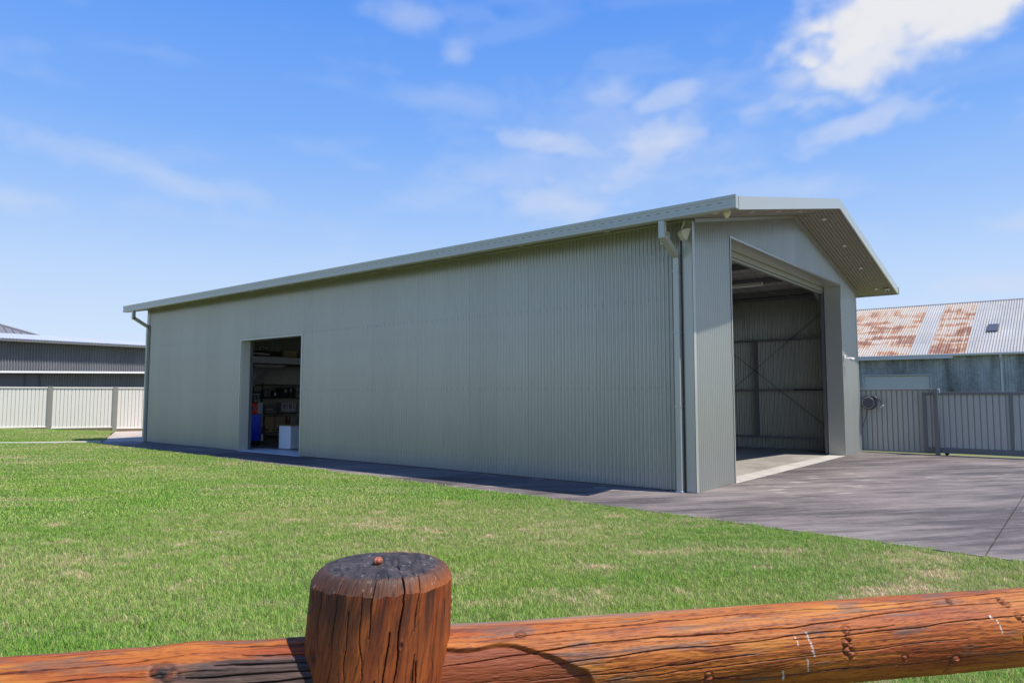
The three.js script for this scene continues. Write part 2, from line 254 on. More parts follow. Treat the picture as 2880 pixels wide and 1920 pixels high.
// soffit: ribbed sheets under the eaves
const slopeL = Math.hypot(1, PITCH);
for (const sd of [-1, 1]) {
  const Ld = V(sd, -PITCH, 0).normalize(), Nd = V(sd * PITCH, 1, 0).normalize().negate();
  const full = (RX + SIDE) * slopeL, inner = RX * slopeL;
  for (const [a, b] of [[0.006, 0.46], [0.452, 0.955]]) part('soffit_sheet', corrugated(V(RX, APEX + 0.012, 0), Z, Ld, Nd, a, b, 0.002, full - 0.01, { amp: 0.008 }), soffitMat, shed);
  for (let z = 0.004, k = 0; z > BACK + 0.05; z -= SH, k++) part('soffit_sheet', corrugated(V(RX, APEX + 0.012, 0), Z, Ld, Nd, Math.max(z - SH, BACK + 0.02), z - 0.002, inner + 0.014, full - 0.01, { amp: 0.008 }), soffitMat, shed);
  // roof sheets
  for (let z = FRONT - 0.02, k = 0; z > BACK + 0.05; z -= SH, k++) part('roof_sheet', corrugated(V(RX, APEX + 0.175, 0), Z, Ld, Nd.clone().negate(), Math.max(z - SH, BACK + 0.02), z, 0.02, full + 0.03, { seg: 6 }), clad[k % 3], shed);
  // barge boards
  for (const [z0, z1] of [[FRONT - 0.02, FRONT + 0.012], [BACK - 0.012, BACK + 0.02]]) {
    const e = RX + SIDE - 0.03; const y0 = APEX - PITCH * e;
    part('barge_board', sweep([[0, APEX - 0.008], [sd * e, y0 - 0.008], [sd * e, y0 + 0.195], [0, APEX + 0.205]], X, Y, V(RX, 0, z0), V(0, 0, z1 - z0)), trim, shed);
  }
  // cover strip between wall and soffit
  part('soffit_trim', sweep([[0, soffitY(RX) - 0.001], [sd * (RX - 0.07), soffitY(0) - 0.001 + 0.07 * PITCH], [sd * (RX - 0.07), soffitY(0) - 0.062 + 0.07 * PITCH], [0, soffitY(RX) - 0.062]], X, Y, V(RX, 0, 0.0125), V(0, 0, 0.022)), trim, shed);
}
part('soffit_trim', b3(-0.05, -0.018, topSide - 0.035, topSide - 0.002, -LEN, -0.04), trim, shed);
part('ridge_cap', join([sweep([[-0.2, APEX + 0.16], [0, APEX + 0.21], [0.2, APEX + 0.16], [0.2, APEX + 0.165], [0, APEX + 0.215], [-0.2, APEX + 0.165]], X, Y, V(RX, 0, BACK), V(0, 0, FRONT - BACK))]), trim, shed);
// fascia and slotted gutters along both eaves
const gy = 4.30, gutterProfile = [[0, 0.0], [-0.085, 0.0], [-0.1, 0.012], [-0.1, 0.058], [-0.094, 0.064], [-0.094, 0.150], [-0.1, 0.158], [-0.1, 0.205], [-0.094, 0.205], [-0.088, 0.152], [-0.088, 0.014], [-0.02, 0.012], [0, 0.14]];
for (const [sd, x0] of [[1, -SIDE], [-1, WID + SIDE]]) {
  part('fascia_board', b3(x0 - 0.008, x0 + 0.014, gy + 0.002, gy + 0.16, BACK + 0.01, FRONT - 0.022), trim, shed);
  const g = part('gutter', sweep(gutterProfile.map(([a, b]) => [a * sd, b]), X, Y, V(x0 - sd * 0.009, gy, BACK - 0.012), V(0, 0, FRONT - BACK + 0.026)), trim, shed);
  if (sd === 1) { const slots = []; for (let z = BACK + 0.3; z < FRONT - 0.1; z += 0.17) slots.push(b3(x0 - 0.1085, x0 - 0.1034, gy + 0.108, gy + 0.114, z, z + 0.07)); const s = part('overflow_slots', join(slots), dark, g); s.userData.kind = 'stuff'; }
  part('gutter_end', sweep([[0, 0], [-0.1, 0], [-0.102, 0.208], [0, 0.19]].map(([a, b]) => [a * sd, b]), X, Y, V(x0 - sd * 0.009, gy, FRONT + 0.0145), V(0, 0, 0.004)), trim, shed);
}
// downpipes on the lawn side
function downpipe(zc, foot) {
  const g = part('downpipe', join([rb(-0.60, -0.505, 4.02, gy + 0.002, zc - 0.05, zc + 0.05, 0.01), bar(V(-0.553, 4.075, zc), V(-0.068, 3.80, zc), 0.1, 0.095, Y), rb(-0.118, -0.023, foot, 3.85, zc - 0.05, zc + 0.05, 0.01)]), trim, shed);
  for (const y of [3.55, 2.55, 1.35]) part('strap', join([b3(-0.1215, -0.0225, y, y + 0.028, zc - 0.054, zc + 0.054), b3(-0.03, -0.0215, y, y + 0.028, zc + 0.054, zc + 0.085)]), galv, g);
  return g;
}
downpipe(-0.235, 0.03); downpipe(-19.32, 0.03);
part('pipe_foot', rb(-0.126, -0.0225, 0.008, 0.03, -0.292, -0.18, 0.004), mat([0.55, 0.57, 0.58], 0.6), shed);
part('flood_light_cable', rod(V(-0.034, 4.16, -0.166), V(-0.034, 0.012, -0.166), 0.0105, 8), black, shed);
// fixing screws, in three lines along the girts
{
  const head = mergeGeometries([cyl(0.0055, 0.0055, 0.007, 6), cyl(0.008, 0.008, 0.002, 8).translate(0, -0.003, 0)]); const list = []; const m = new THREE.Matrix4();
  const q = new THREE.Quaternion().setFromUnitVectors(Y, nX);
  for (const y of [0.31, 1.67, 3.14]) for (let k = -127; k < -1; k++) { const z = (k * 2 - 0.25) * 0.0762; if (y < 3.07 && z > DOOR.z0 - 0.05 && z < DOOR.z1 + 0.08) continue; list.push(new THREE.Matrix4().compose(V(-0.0135, y, z), q, V(1, 1, 1))); }
  const im = new THREE.InstancedMesh(head, mat([0.13, 0.135, 0.13], 0.5), list.length); list.forEach((a, i) => im.setMatrixAt(i, a)); im.name = 'screws'; im.userData.kind = 'stuff'; shed.add(im);
}
// frame inside: portal frames, girts, purlins, bracing
const FR = mat([0.20, 0.205, 0.215], 0.45, { metalness: 0.3 });
for (const z of [-0.62, -5.35, -10.05, -14.8, -19.2]) {
  for (const x of [0.13, WID - 0.13]) part('column', join([b3(x - 0.1, x + 0.1, 0.002, 4.3, z - 0.004, z + 0.004), b3(x - 0.1, x - 0.092, 0.002, 4.3, z + 0.0045, z + 0.07), b3(x + 0.092, x + 0.1, 0.002, 4.3, z + 0.0045, z + 0.07)]), FR, shed);
  for (const sd of [-1, 1]) part('rafter', bar(V(RX, APEX - 0.19, z), V(RX + sd * (RX - 0.05), APEX - 0.19 - PITCH * (RX - 0.05), z), 0.075, 0.24), FR, shed);
  for (const sd of [-1, 1]) part('knee_brace', bar(V(RX + sd * 2.3, 4.72, z + 0.08), V(RX + sd * (RX - 0.12), 3.5, z + 0.08), 0.06, 0.1), FR, shed);
}
for (const sd of [-1, 1]) for (let k = 0; k < 5; k++) { const x = RX + sd * (0.35 + k * 1.13), y = soffitY(x) + 0.02; part('purlin', join([b3(x - 0.004, x + 0.004, y - 0.075, y + 0.075, -19.35, -0.42), b3(x + 0.0045, x + 0.06, y - 0.075, y - 0.068, -19.35, -0.42), b3(x + 0.0045, x + 0.06, y + 0.068, y + 0.075, -19.35, -0.42)]), FR, shed); }
for (const y of [0.31, 1.67, 3.14]) {
  part('girt', join([b3(10.29, 10.43, y - 0.004, y + 0.004, -19.4, -0.45), b3(10.29, 10.297, y + 0.0045, y + 0.05, -19.4, -0.45)]), FR, shed);
  for (const [a, b] of [[-19.4, DOOR.z0 - 0.1], [DOOR.z1 + 0.1, -0.45]]) if (y < 3.1 || a < -19) part('girt', join([b3(0.02, 0.16, y - 0.004, y + 0.004, a, y > 3.1 ? -0.45 : b), b3(0.153, 0.16, y + 0.0045, y + 0.05, a, y > 3.1 ? -0.45 : b)]), FR, shed);
  part('girt', b3(0.1, 10.35, y - 0.03, y + 0.03, -19.46, -19.4), FR, shed);
}
part('eave_beam', b3(10.27, 10.42, 4.32, 4.42, -19.4, -0.45), FR, shed);
part('mullion', join([b3(10.26, 10.285, 0.3, 3.15, -2.79, -2.69)]), FR, shed);
for (const z of [-8, -12.5, -17]) part('mullion', b3(10.26, 10.285, 0.3, 3.15, z - 0.05, z + 0.05), FR, shed);
part('brace_rod', rod(V(10.25, 0.28, -5.25), V(10.25, 4.28, -0.33), 0.008), black, shed);
part('brace_rod', rod(V(10.25, 4.28, -5.25), V(10.25, 0.28, -0.33), 0.008), black, shed);
part('brace_rod', rod(V(10.2, 4.12, -0.6), V(RX, 5.1, -5.3), 0.009), FR, shed);
part('brace_rod', rod(V(RX, 5.1, -0.6), V(10.2, 4.12, -5.3), 0.009), FR, shed);
{ // foil blanket held up by wire mesh, sagging between the purlins
  const foilBump = tex(512, 512, (u, v) => { const a = fbm(u * 26, v * 14, 2, 4), b = Math.abs(fbm(u * 60, v * 30, 6, 3) - 0.5) * 2; return a * 0.5 + b * 0.5; }, { srgb: false, rep: [0.6, 0.6] });
  const foil = mat([0.62, 0.62, 0.61], 0.4, { metalness: 0.2, bumpMap: foilBump, bumpScale: 0.05 });
  for (const sd of [-1, 1]) {
    const g = new THREE.PlaneGeometry(1, 1, 50, 90), p = g.attributes.position, u = g.attributes.uv;
    for (let i = 0; i < p.count; i++) { const s = (p.getX(i) + 0.5) * (RX - 0.05), z = -19.4 + (p.getY(i) + 0.5) * 18.95; const f = ((s - 0.35) / 1.13) % 1; const sag = 0.05 * Math.sin(Math.PI * clamp(f < 0 ? f + 1 : f)) + (fbm(s * 4, z * 3, 2, 3) - 0.5) * 0.035; p.setXYZ(i, RX + sd * s, APEX - PITCH * s + 0.118 - sag, z); u.setXY(i, s, z); }
    g.computeVertexNormals(); part('insulation_blanket', g, foil, shed);
    const w = []; for (let z = -0.6; z > -13; z -= 0.3) w.push(rod(V(RX, APEX + 0.045, z), V(RX + sd * (RX - 0.1), APEX + 0.045 - PITCH * (RX - 0.1), z), 0.0045, 4)); for (let s = 0.15; s < RX - 0.1; s += 0.3) w.push(rod(V(RX + sd * s, APEX + 0.04 - PITCH * s, -0.5), V(RX + sd * s, APEX + 0.04 - PITCH * s, -13), 0.004, 4));
    const o = part('wire_mesh', join(w), dark, shed); o.userData.kind = 'stuff';
  }
}
// recessed downlights in the soffit
{
  const downLens = mat([0.88, 0.88, 0.86], 0.3);
  const ring = new THREE.LatheGeometry([[0.034, 0], [0.046, -0.004], [0.05, 0.0], [0.05, 0.012], [0.034, 0.012]].map(([a, b]) => new THREE.Vector2(a, b)), 24), lens = cyl(0.036, 0.036, 0.004, 20).translate(0, 0.003, 0);
  const add = (x, z) => { const d = part('downlight', ring, mat([0.72, 0.72, 0.70], 0.35), shed); const sd = x > RX ? 1 : -1; d.position.set(x, soffitY(x) + 0.001, z); d.rotation.z = -sd * Math.atan(PITCH); part('lens', lens, downLens, d); };
  for (const z of [-1.43, -3.31, -5.2, -7.06, -8.95, -10.8, -12.7, -14.65, -16.58, -18.3]) add(-0.26, z);
  for (const [x, z] of [[-0.3, 0.55], [1.1, 0.6], [2.45, 0.6], [3.8, 0.58], [5.66, 0.54], [7.25, 0.55], [8.78, 0.55], [10.42, 0.545]]) add(x, z);
}

// ------------------------------------------------------------------ fittings on the shed
const one = (name, geo, m, label, category, group) => { const o = part(numbered(name), geo, m, scene); tag(o, label, category, group); return o; };
const cream = mat([0.62, 0.60, 0.50], 0.45), offWhite = mat([0.66, 0.66, 0.62], 0.4), glassy = mat([0.30, 0.32, 0.33], 0.12);
function floodLight(label, p, yaw, tilt) {
  const g = thing('flood_light', label, 'flood light', 'pair of corner flood lights', p, yaw);
  const h = new THREE.Group(); h.name = 'lamp_head'; h.rotation.x = tilt; g.add(h);
  const prof = [[-0.012, 0.085], [0.022, 0.08], [0.10, 0.02], [0.105, -0.01], [0.095, -0.025], [0.02, -0.095], [-0.012, -0.095]]; // side outline: wedge with the glass at the front
  const body = new THREE.ExtrudeGeometry(new THREE.Shape(prof.map(([a, b]) => new THREE.Vector2(a, b))), { depth: 0.13, bevelEnabled: true, bevelSize: 0.006, bevelThickness: 0.006, bevelSegments: 2 }).translate(0, 0, -0.065).rotateY(-Math.PI / 2).rotateY(Math.PI);
  part('housing', body, cream, h); part('rim', rb(-0.08, 0.08, -0.103, 0.095, 0.012, 0.026, 0.006), offWhite, h); part('glass', b3(-0.066, 0.066, -0.085, 0.078, 0.0262, 0.03), glassy, h);
  part('stem', tube([[0, 0.02, -0.06], [0, 0.1, -0.065], [0, 0.17, -0.03], [0, 0.215, -0.02]], 0.012, 16, 8), offWhite, g);
  return g;
}
floodLight('cream wedge flood light on stem right of the bent downpipe', [-0.13, 4.135, -0.04], 0.9, 0.35);
floodLight('cream wedge flood light half hidden behind the bent downpipe', [-0.22, 4.11, -0.36], -1.25, 0.35);
{ const g = thing('motion_sensor', 'cream cone-shaped motion sensor under the front eave corner', 'sensor', null, [-0.39, 4.34, 0.76]);
  part('sensor_body', new THREE.LatheGeometry([[0.0, -0.12], [0.018, -0.118], [0.04, -0.085], [0.056, -0.04], [0.058, -0.02], [0.05, 0], [0, 0]].map(([a, b]) => new THREE.Vector2(a, b)), 20), mat([0.66, 0.62, 0.44], 0.5), g); part('base_plate', cyl(0.07, 0.07, 0.012, 20).translate(0, 0.004, 0), cream, g); }
{ const g = thing('dome_camera', 'small white dome camera under the far eave corner', 'camera', null, [10.45, soffitY(10.45) - 0.004, 0.80]);
  part('mount', cyl(0.07, 0.075, 0.03, 20).translate(0, -0.01, 0), offWhite, g); part('dome', new THREE.SphereGeometry(0.05, 20, 12, 0, Math.PI * 2, Math.PI / 2, Math.PI / 2).translate(0, -0.025, 0), offWhite, g); part('lens', new THREE.SphereGeometry(0.02, 12, 8).translate(-0.03, -0.055, 0.015), black, g); }
{ const g = thing('sensor_spotlight', 'white spotlight on the wall right of the big doorway', 'spotlight', null, [8.97, 2.52, 0.022]);
  part('wall_plate', rb(-0.05, 0.05, -0.06, 0.06, 0, 0.035, 0.01), white, g); part('arm', tube([[0, 0, 0.03], [0.03, -0.03, 0.08], [0.09, -0.02, 0.11]], 0.014, 14, 8), white, g);
  part('lamp_head', new THREE.LatheGeometry([[0, -0.05], [0.03, -0.045], [0.045, 0.0], [0.06, 0.055], [0.055, 0.06], [0, 0.05]].map(([a, b]) => new THREE.Vector2(a, b)), 18).rotateX(2.0).rotateY(0.5).translate(0.14, -0.04, 0.14), white, g); }
{ const g = thing('batten_light', 'long white fluorescent batten hanging inside the big doorway', 'light fitting', null, [6.82, 4.3, -1.95]);
  part('body', rb(-0.035, 0.035, 0, 0.05, -0.68, 0.68, 0.006), offWhite, g); for (const x of [-0.045, 0.045]) part('tube', rod(V(x, -0.018, -0.64), V(x, -0.018, 0.64), 0.013, 10), white, g); for (const z of [-0.66, 0.66]) part('end_cap', rb(-0.07, 0.07, -0.035, 0.005, z - 0.016, z + 0.016, 0.004), offWhite, g); for (const z of [-0.5, 0.5]) part('hanger', rod(V(0, 0.05, z), V(0, 0.80, z), 0.004, 5), galv, g); }

one('steel_pipe', rod(V(10.3, 1.70, -0.5), V(10.3, 1.70, -1.68), 0.022, 10), black, 'dark pipe lying on the middle girt of the far inner wall', 'pipe');
// ------------------------------------------------------------------ inside the side doorway
{
  const g = thing('mezzanine_deck', 'galvanised beam and deck of the storage loft at the back', 'loft');
  const spangle = tex(256, 256, (u, v) => { const c = n3(u * 40, v * 40, 2), d = n3(u * 90, v * 90, 5); const k = 0.42 + 0.34 * c + 0.24 * d; return [k * 0.95, k, k * 1.03]; }, { rep: [0.9, 0.9] });
  const gm = mat([1, 1, 1], 0.4, { map: spangle });
  part('front_beam', join([b3(0.12, 10.25, 2.64, 2.865, -17.012, -17.0), b3(0.12, 10.25, 2.64, 2.652, -17.08, -17.0125), b3(0.12, 10.25, 2.853, 2.865, -17.08, -17.0125)]), gm, g);
  part('deck', b3(0.12, 10.25, 2.867, 2.89, -19.38, -17.0), mat([0.18, 0.13, 0.09], 0.8), g);
  for (let x = 0.9; x < 10; x += 1.1) part('joist', b3(x - 0.03, x + 0.03, 2.66, 2.851, -19.38, -17.09), FR, g);
  for (const x of [2.28, 6.2]) part('post', b3(x - 0.04, x + 0.04, 0.003, 2.638, -17.085, -17.005), galv, g);
  part('diagonal_brace', bar(V(2.33, 1.75, -17.2), V(3.3, 2.6, -17.2), 0.03, 0.16), FR, g);
}
one('white_tube', rod(V(2.35, 2.98, -16.96 - 0.3), V(3.12, 2.96, -17.2), 0.035, 10), white, 'short white tube lying on the loft edge', 'tube');
{ const g = thing('flat_case', 'dark flat cases lying on the loft beside the cream tubs', 'case', null, [0, 0, 0]); part('lower_case', rb(2.35, 3.75, 2.892, 2.955, -18.2, -17.4, 0.01), black, g); part('upper_case', rb(2.95, 3.72, 2.957, 3.10, -18.1, -17.45, 0.015), mat([0.035, 0.035, 0.04], 0.5), g); part('handle', tube([[3.0, 3.09, -17.5], [2.95, 3.2, -17.55], [3.12, 3.24, -17.6], [3.3, 3.2, -17.6]], 0.016, 16, 6), offWhite, g); }
for (let k = 0; k < 4; k++) { const y = 2.891 + k * 0.06, g = thing('storage_tub', ['lowest cream plastic tub in the nested stack on the loft', 'second cream plastic tub from the bottom of the loft stack', 'third cream plastic tub from the bottom of the loft stack', 'topmost cream plastic tub of the nested stack on the loft'][k], 'tub', 'nested cream tubs'); part('bowl', rb(3.79, 4.34, y, y + 0.05, -17.9, -17.35, 0.02), mat([0.60, 0.54, 0.34], 0.5), g); part('lip', rb(3.77, 4.36, y + 0.051, y + 0.059, -17.92, -17.33, 0.004), mat([0.64, 0.58, 0.38], 0.5), g); }
{ const g = thing('tube_light', 'pale tube light fixed under the loft beam', 'light fitting'); part('body', rb(2.42, 3.55, 2.545, 2.585, -16.99, -16.93, 0.006), offWhite, g); part('tube', rod(V(2.45, 2.52, -16.96), V(3.52, 2.52, -16.96), 0.013, 8), white, g); for (const x of [2.6, 3.4]) part('hanger', b3(x - 0.01, x + 0.01, 2.585, 2.641, -16.97, -16.95), galv, g); part('conduit', rod(V(2.36, 2.56, -16.96), V(2.36, 1.3, -16.96), 0.02, 8), galv, g); }
{ // shelf rack
  const g = thing('shelf_rack', 'black steel shelf rack against the back wall', 'shelf');
  for (const y of [0.16, 0.86, 1.42, 1.9]) part('shelf', b3(3.64, 5.66, y, y + 0.035, -18.95, -18.4), black, g);
  for (const x of [3.62, 5.68]) for (const z of [-18.97, -18.38]) part('upright', b3(x - 0.02, x + 0.02, 0.003, 2.0, z - 0.02, z + 0.02), black, g);
}
{
  const kraft = mat([0.46, 0.34, 0.21], 0.85), kraft2 = mat([0.41, 0.31, 0.195], 0.85), ink = mat([0.03, 0.03, 0.03], 0.8), grey = mat([0.40, 0.42, 0.46], 0.5), tape = mat([0.36, 0.30, 0.20], 0.3);
  const carton = (x0, x1, y0, y1, m, label) => { const g = thing('carton', label, 'carton', 'cartons on the shelf rack'); part('box', rb(x0, x1, y0, y1, -18.85, -18.42, 0.004), m, g); part('tape', b3((x0 + x1) / 2 - 0.03, (x0 + x1) / 2 + 0.03, y1 - 0.12, y1 - 0.006, -18.4195, -18.418), tape, g); part('print', join([b3(x0 + 0.05, x0 + 0.2, y0 + 0.05, y0 + 0.085, -18.4195, -18.418), b3(x0 + 0.05, x0 + 0.15, y0 + 0.1, y0 + 0.125, -18.4195, -18.418), b3(x1 - 0.08, x1 - 0.04, y0 + 0.05, y0 + 0.12, -18.4195, -18.418)]), ink, g); return g; };
  carton(3.77, 4.17, 0.196, 0.76, kraft, 'brown carton at the left end of the bottom shelf'); carton(4.21, 4.63, 0.196, 0.77, kraft2, 'brown carton second from the left on the bottom shelf');
  carton(4.67, 4.84, 0.196, 0.76, mat([0.22, 0.08, 0.045], 0.8), 'narrow reddish carton above the white counter'); carton(4.85, 5.1, 0.196, 0.77, mat([0.38, 0.35, 0.36], 0.8), 'pale grey printed carton beside the reddish one');
  { const g = thing('clear_tub', 'cloudy plastic tub of bags on the middle shelf', 'tub'); part('tub', rb(3.77, 4.26, 0.897, 1.2, -18.85, -18.44, 0.02), mat([0.16, 0.16, 0.165], 0.25), g); part('lid', rb(3.75, 4.28, 1.201, 1.225, -18.87, -18.42, 0.01), grey, g); part('bag', rb(3.83, 4.1, 1.0, 1.06, -18.439, -18.42, 0.008), mat([0.5, 0.5, 0.5], 0.3), g); part('tray', rb(3.8, 4.25, 0.9, 0.94, -18.439, -18.415, 0.008), mat([0.4, 0.4, 0.42], 0.4), g); }
  { const g = thing('slotted_crate', 'pale crate with dark slots on the middle shelf', 'crate'); part('crate_body', rb(4.47, 5.08, 0.897, 1.26, -18.85, -18.45, 0.012), mat([0.62, 0.63, 0.66], 0.5), g); for (let k = 0; k < 6; k++) { const x = 4.55 + k * 0.085; part('slot', b3(x, x + (k % 3 ? 0.02 : 0.05), 1.04, 1.22, -18.4495, -18.446), ink, g); } part('tray', rb(4.45, 5.1, 0.9, 0.95, -18.449, -18.41, 0.006), mat([0.44, 0.42, 0.52], 0.5), g); }
  { const g = thing('foil_bag', 'silvery bag on the upper shelf', 'bag'); part('bag', rb(3.79, 4.06, 1.457, 1.76, -18.8, -18.5, 0.05), mat([0.20, 0.20, 0.20], 0.3, { metalness: 0.4 }), g); }
  const hard = (x0, x1, y1, tagX, label) => { const g = thing('tool_case', label, 'case', 'black cases on the upper shelf'); part('case_body', rb(x0, x1, 1.457, y1, -18.85, -18.46, 0.02), mat([0.03, 0.03, 0.034], 0.5), g); part('paper_tag', b3(tagX, tagX + 0.07, y1 - 0.17, y1 - 0.06, -18.459, -18.455), white, g); };
  hard(4.1, 4.38, 1.7, 4.16, 'small black case with a white tag beside the silvery bag'); hard(4.45, 4.75, 1.82, 4.6, 'black case in the middle of the upper shelf'); hard(4.78, 5.08, 1.84, 4.82, 'black case at the right of the upper shelf');
  // tool trolley
  const t = thing('tool_trolley', 'blue tool trolley on castors just inside the side doorway', 'trolley', null, [0.08, 0, 0]);
  part('cabinet', rb(0.92, 1.42, 0.14, 0.975, -15.45, -14.9, 0.01), mat([0.10, 0.11, 0.13], 0.5), t); part('door_panel', rb(0.95, 1.36, 0.17, 0.945, -14.899, -14.875, 0.006), mat([0.015, 0.07, 0.80], 0.35), t, 'bright blue panel'); part('side_panel', rb(0.895, 0.918, 0.17, 0.945, -15.42, -14.93, 0.006), mat([0.015, 0.07, 0.80], 0.35), t, 'bright blue panel');
  for (const [x, z] of [[0.98, -15.4], [1.36, -15.4], [0.98, -14.96], [1.36, -14.96]]) { const c = part('castor', join([cyl(0.045, 0.045, 0.03, 16).rotateZ(Math.PI / 2).translate(x, 0.052, z), b3(x - 0.025, x + 0.025, 0.09, 0.142, z - 0.025, z + 0.025)]), black, t); }
  const r = thing('red_toolbox', 'bright red toolbox standing on the blue trolley', 'toolbox', null, [0.13, 0, 0]); part('case_body', rb(0.95, 1.24, 0.978, 1.30, -15.3, -14.93, 0.03), mat([0.72, 0.02, 0.03], 0.35), r); part('black_rim', rb(0.93, 1.26, 1.302, 1.335, -15.32, -14.91, 0.012), black, r); part('window', b3(1.0, 1.08, 1.05, 1.22, -14.929, -14.92), black, r);
  const k = thing('grey_cabinet', 'tall grey cabinet behind the blue trolley', 'cabinet'); part('cabinet_body', rb(1.52, 2.0, 0.53, 1.31, -16.1, -15.68, 0.01), mat([0.46, 0.50, 0.54], 0.5), k); part('base', rb(1.5, 2.08, 0.003, 0.528, -16.12, -15.62, 0.015), mat([0.012, 0.014, 0.02], 0.5), k, 'black base'); part('sticker', b3(1.9, 1.99, 0.1, 0.3, -15.619, -15.614), white, k); part('drawer_line', b3(1.54, 1.98, 0.86, 0.868, -15.679, -15.676), black, k);
  const st = thing('folding_stool', 'small grey step stool on top of the grey cabinet', 'stool'); part('step', rb(1.52, 1.93, 1.56, 1.59, -16.05, -15.72, 0.008), mat([0.42, 0.46, 0.50], 0.5), st); for (const [x, dx] of [[1.57, -0.02], [1.88, 0.02]]) for (const z of [-16.0, -15.77]) part('leg', bar(V(x + dx, 1.312, z), V(x, 1.56, z), 0.03, 0.03, X), mat([0.40, 0.44, 0.48], 0.5), st);
  const ct = thing('white_counter', 'white counter with wooden top inside the side doorway', 'counter', null, [1.18, 0, -12.86], 0.1);
  part('counter_body', rb(0, 1.1, 0.016, 0.66, -0.5, 0, 0.008), mat([0.50, 0.54, 0.58], 0.4), ct); part('end_panel', rb(-0.018, -0.0005, 0.016, 0.66, -0.5, 0.0, 0.004), mat([0.72, 0.76, 0.80], 0.35), ct, 'white end panel'); part('counter_top', rb(-0.03, 1.13, 0.661, 0.685, -0.52, 0.02, 0.005), mat([0.33, 0.21, 0.12], 0.5), ct);
}

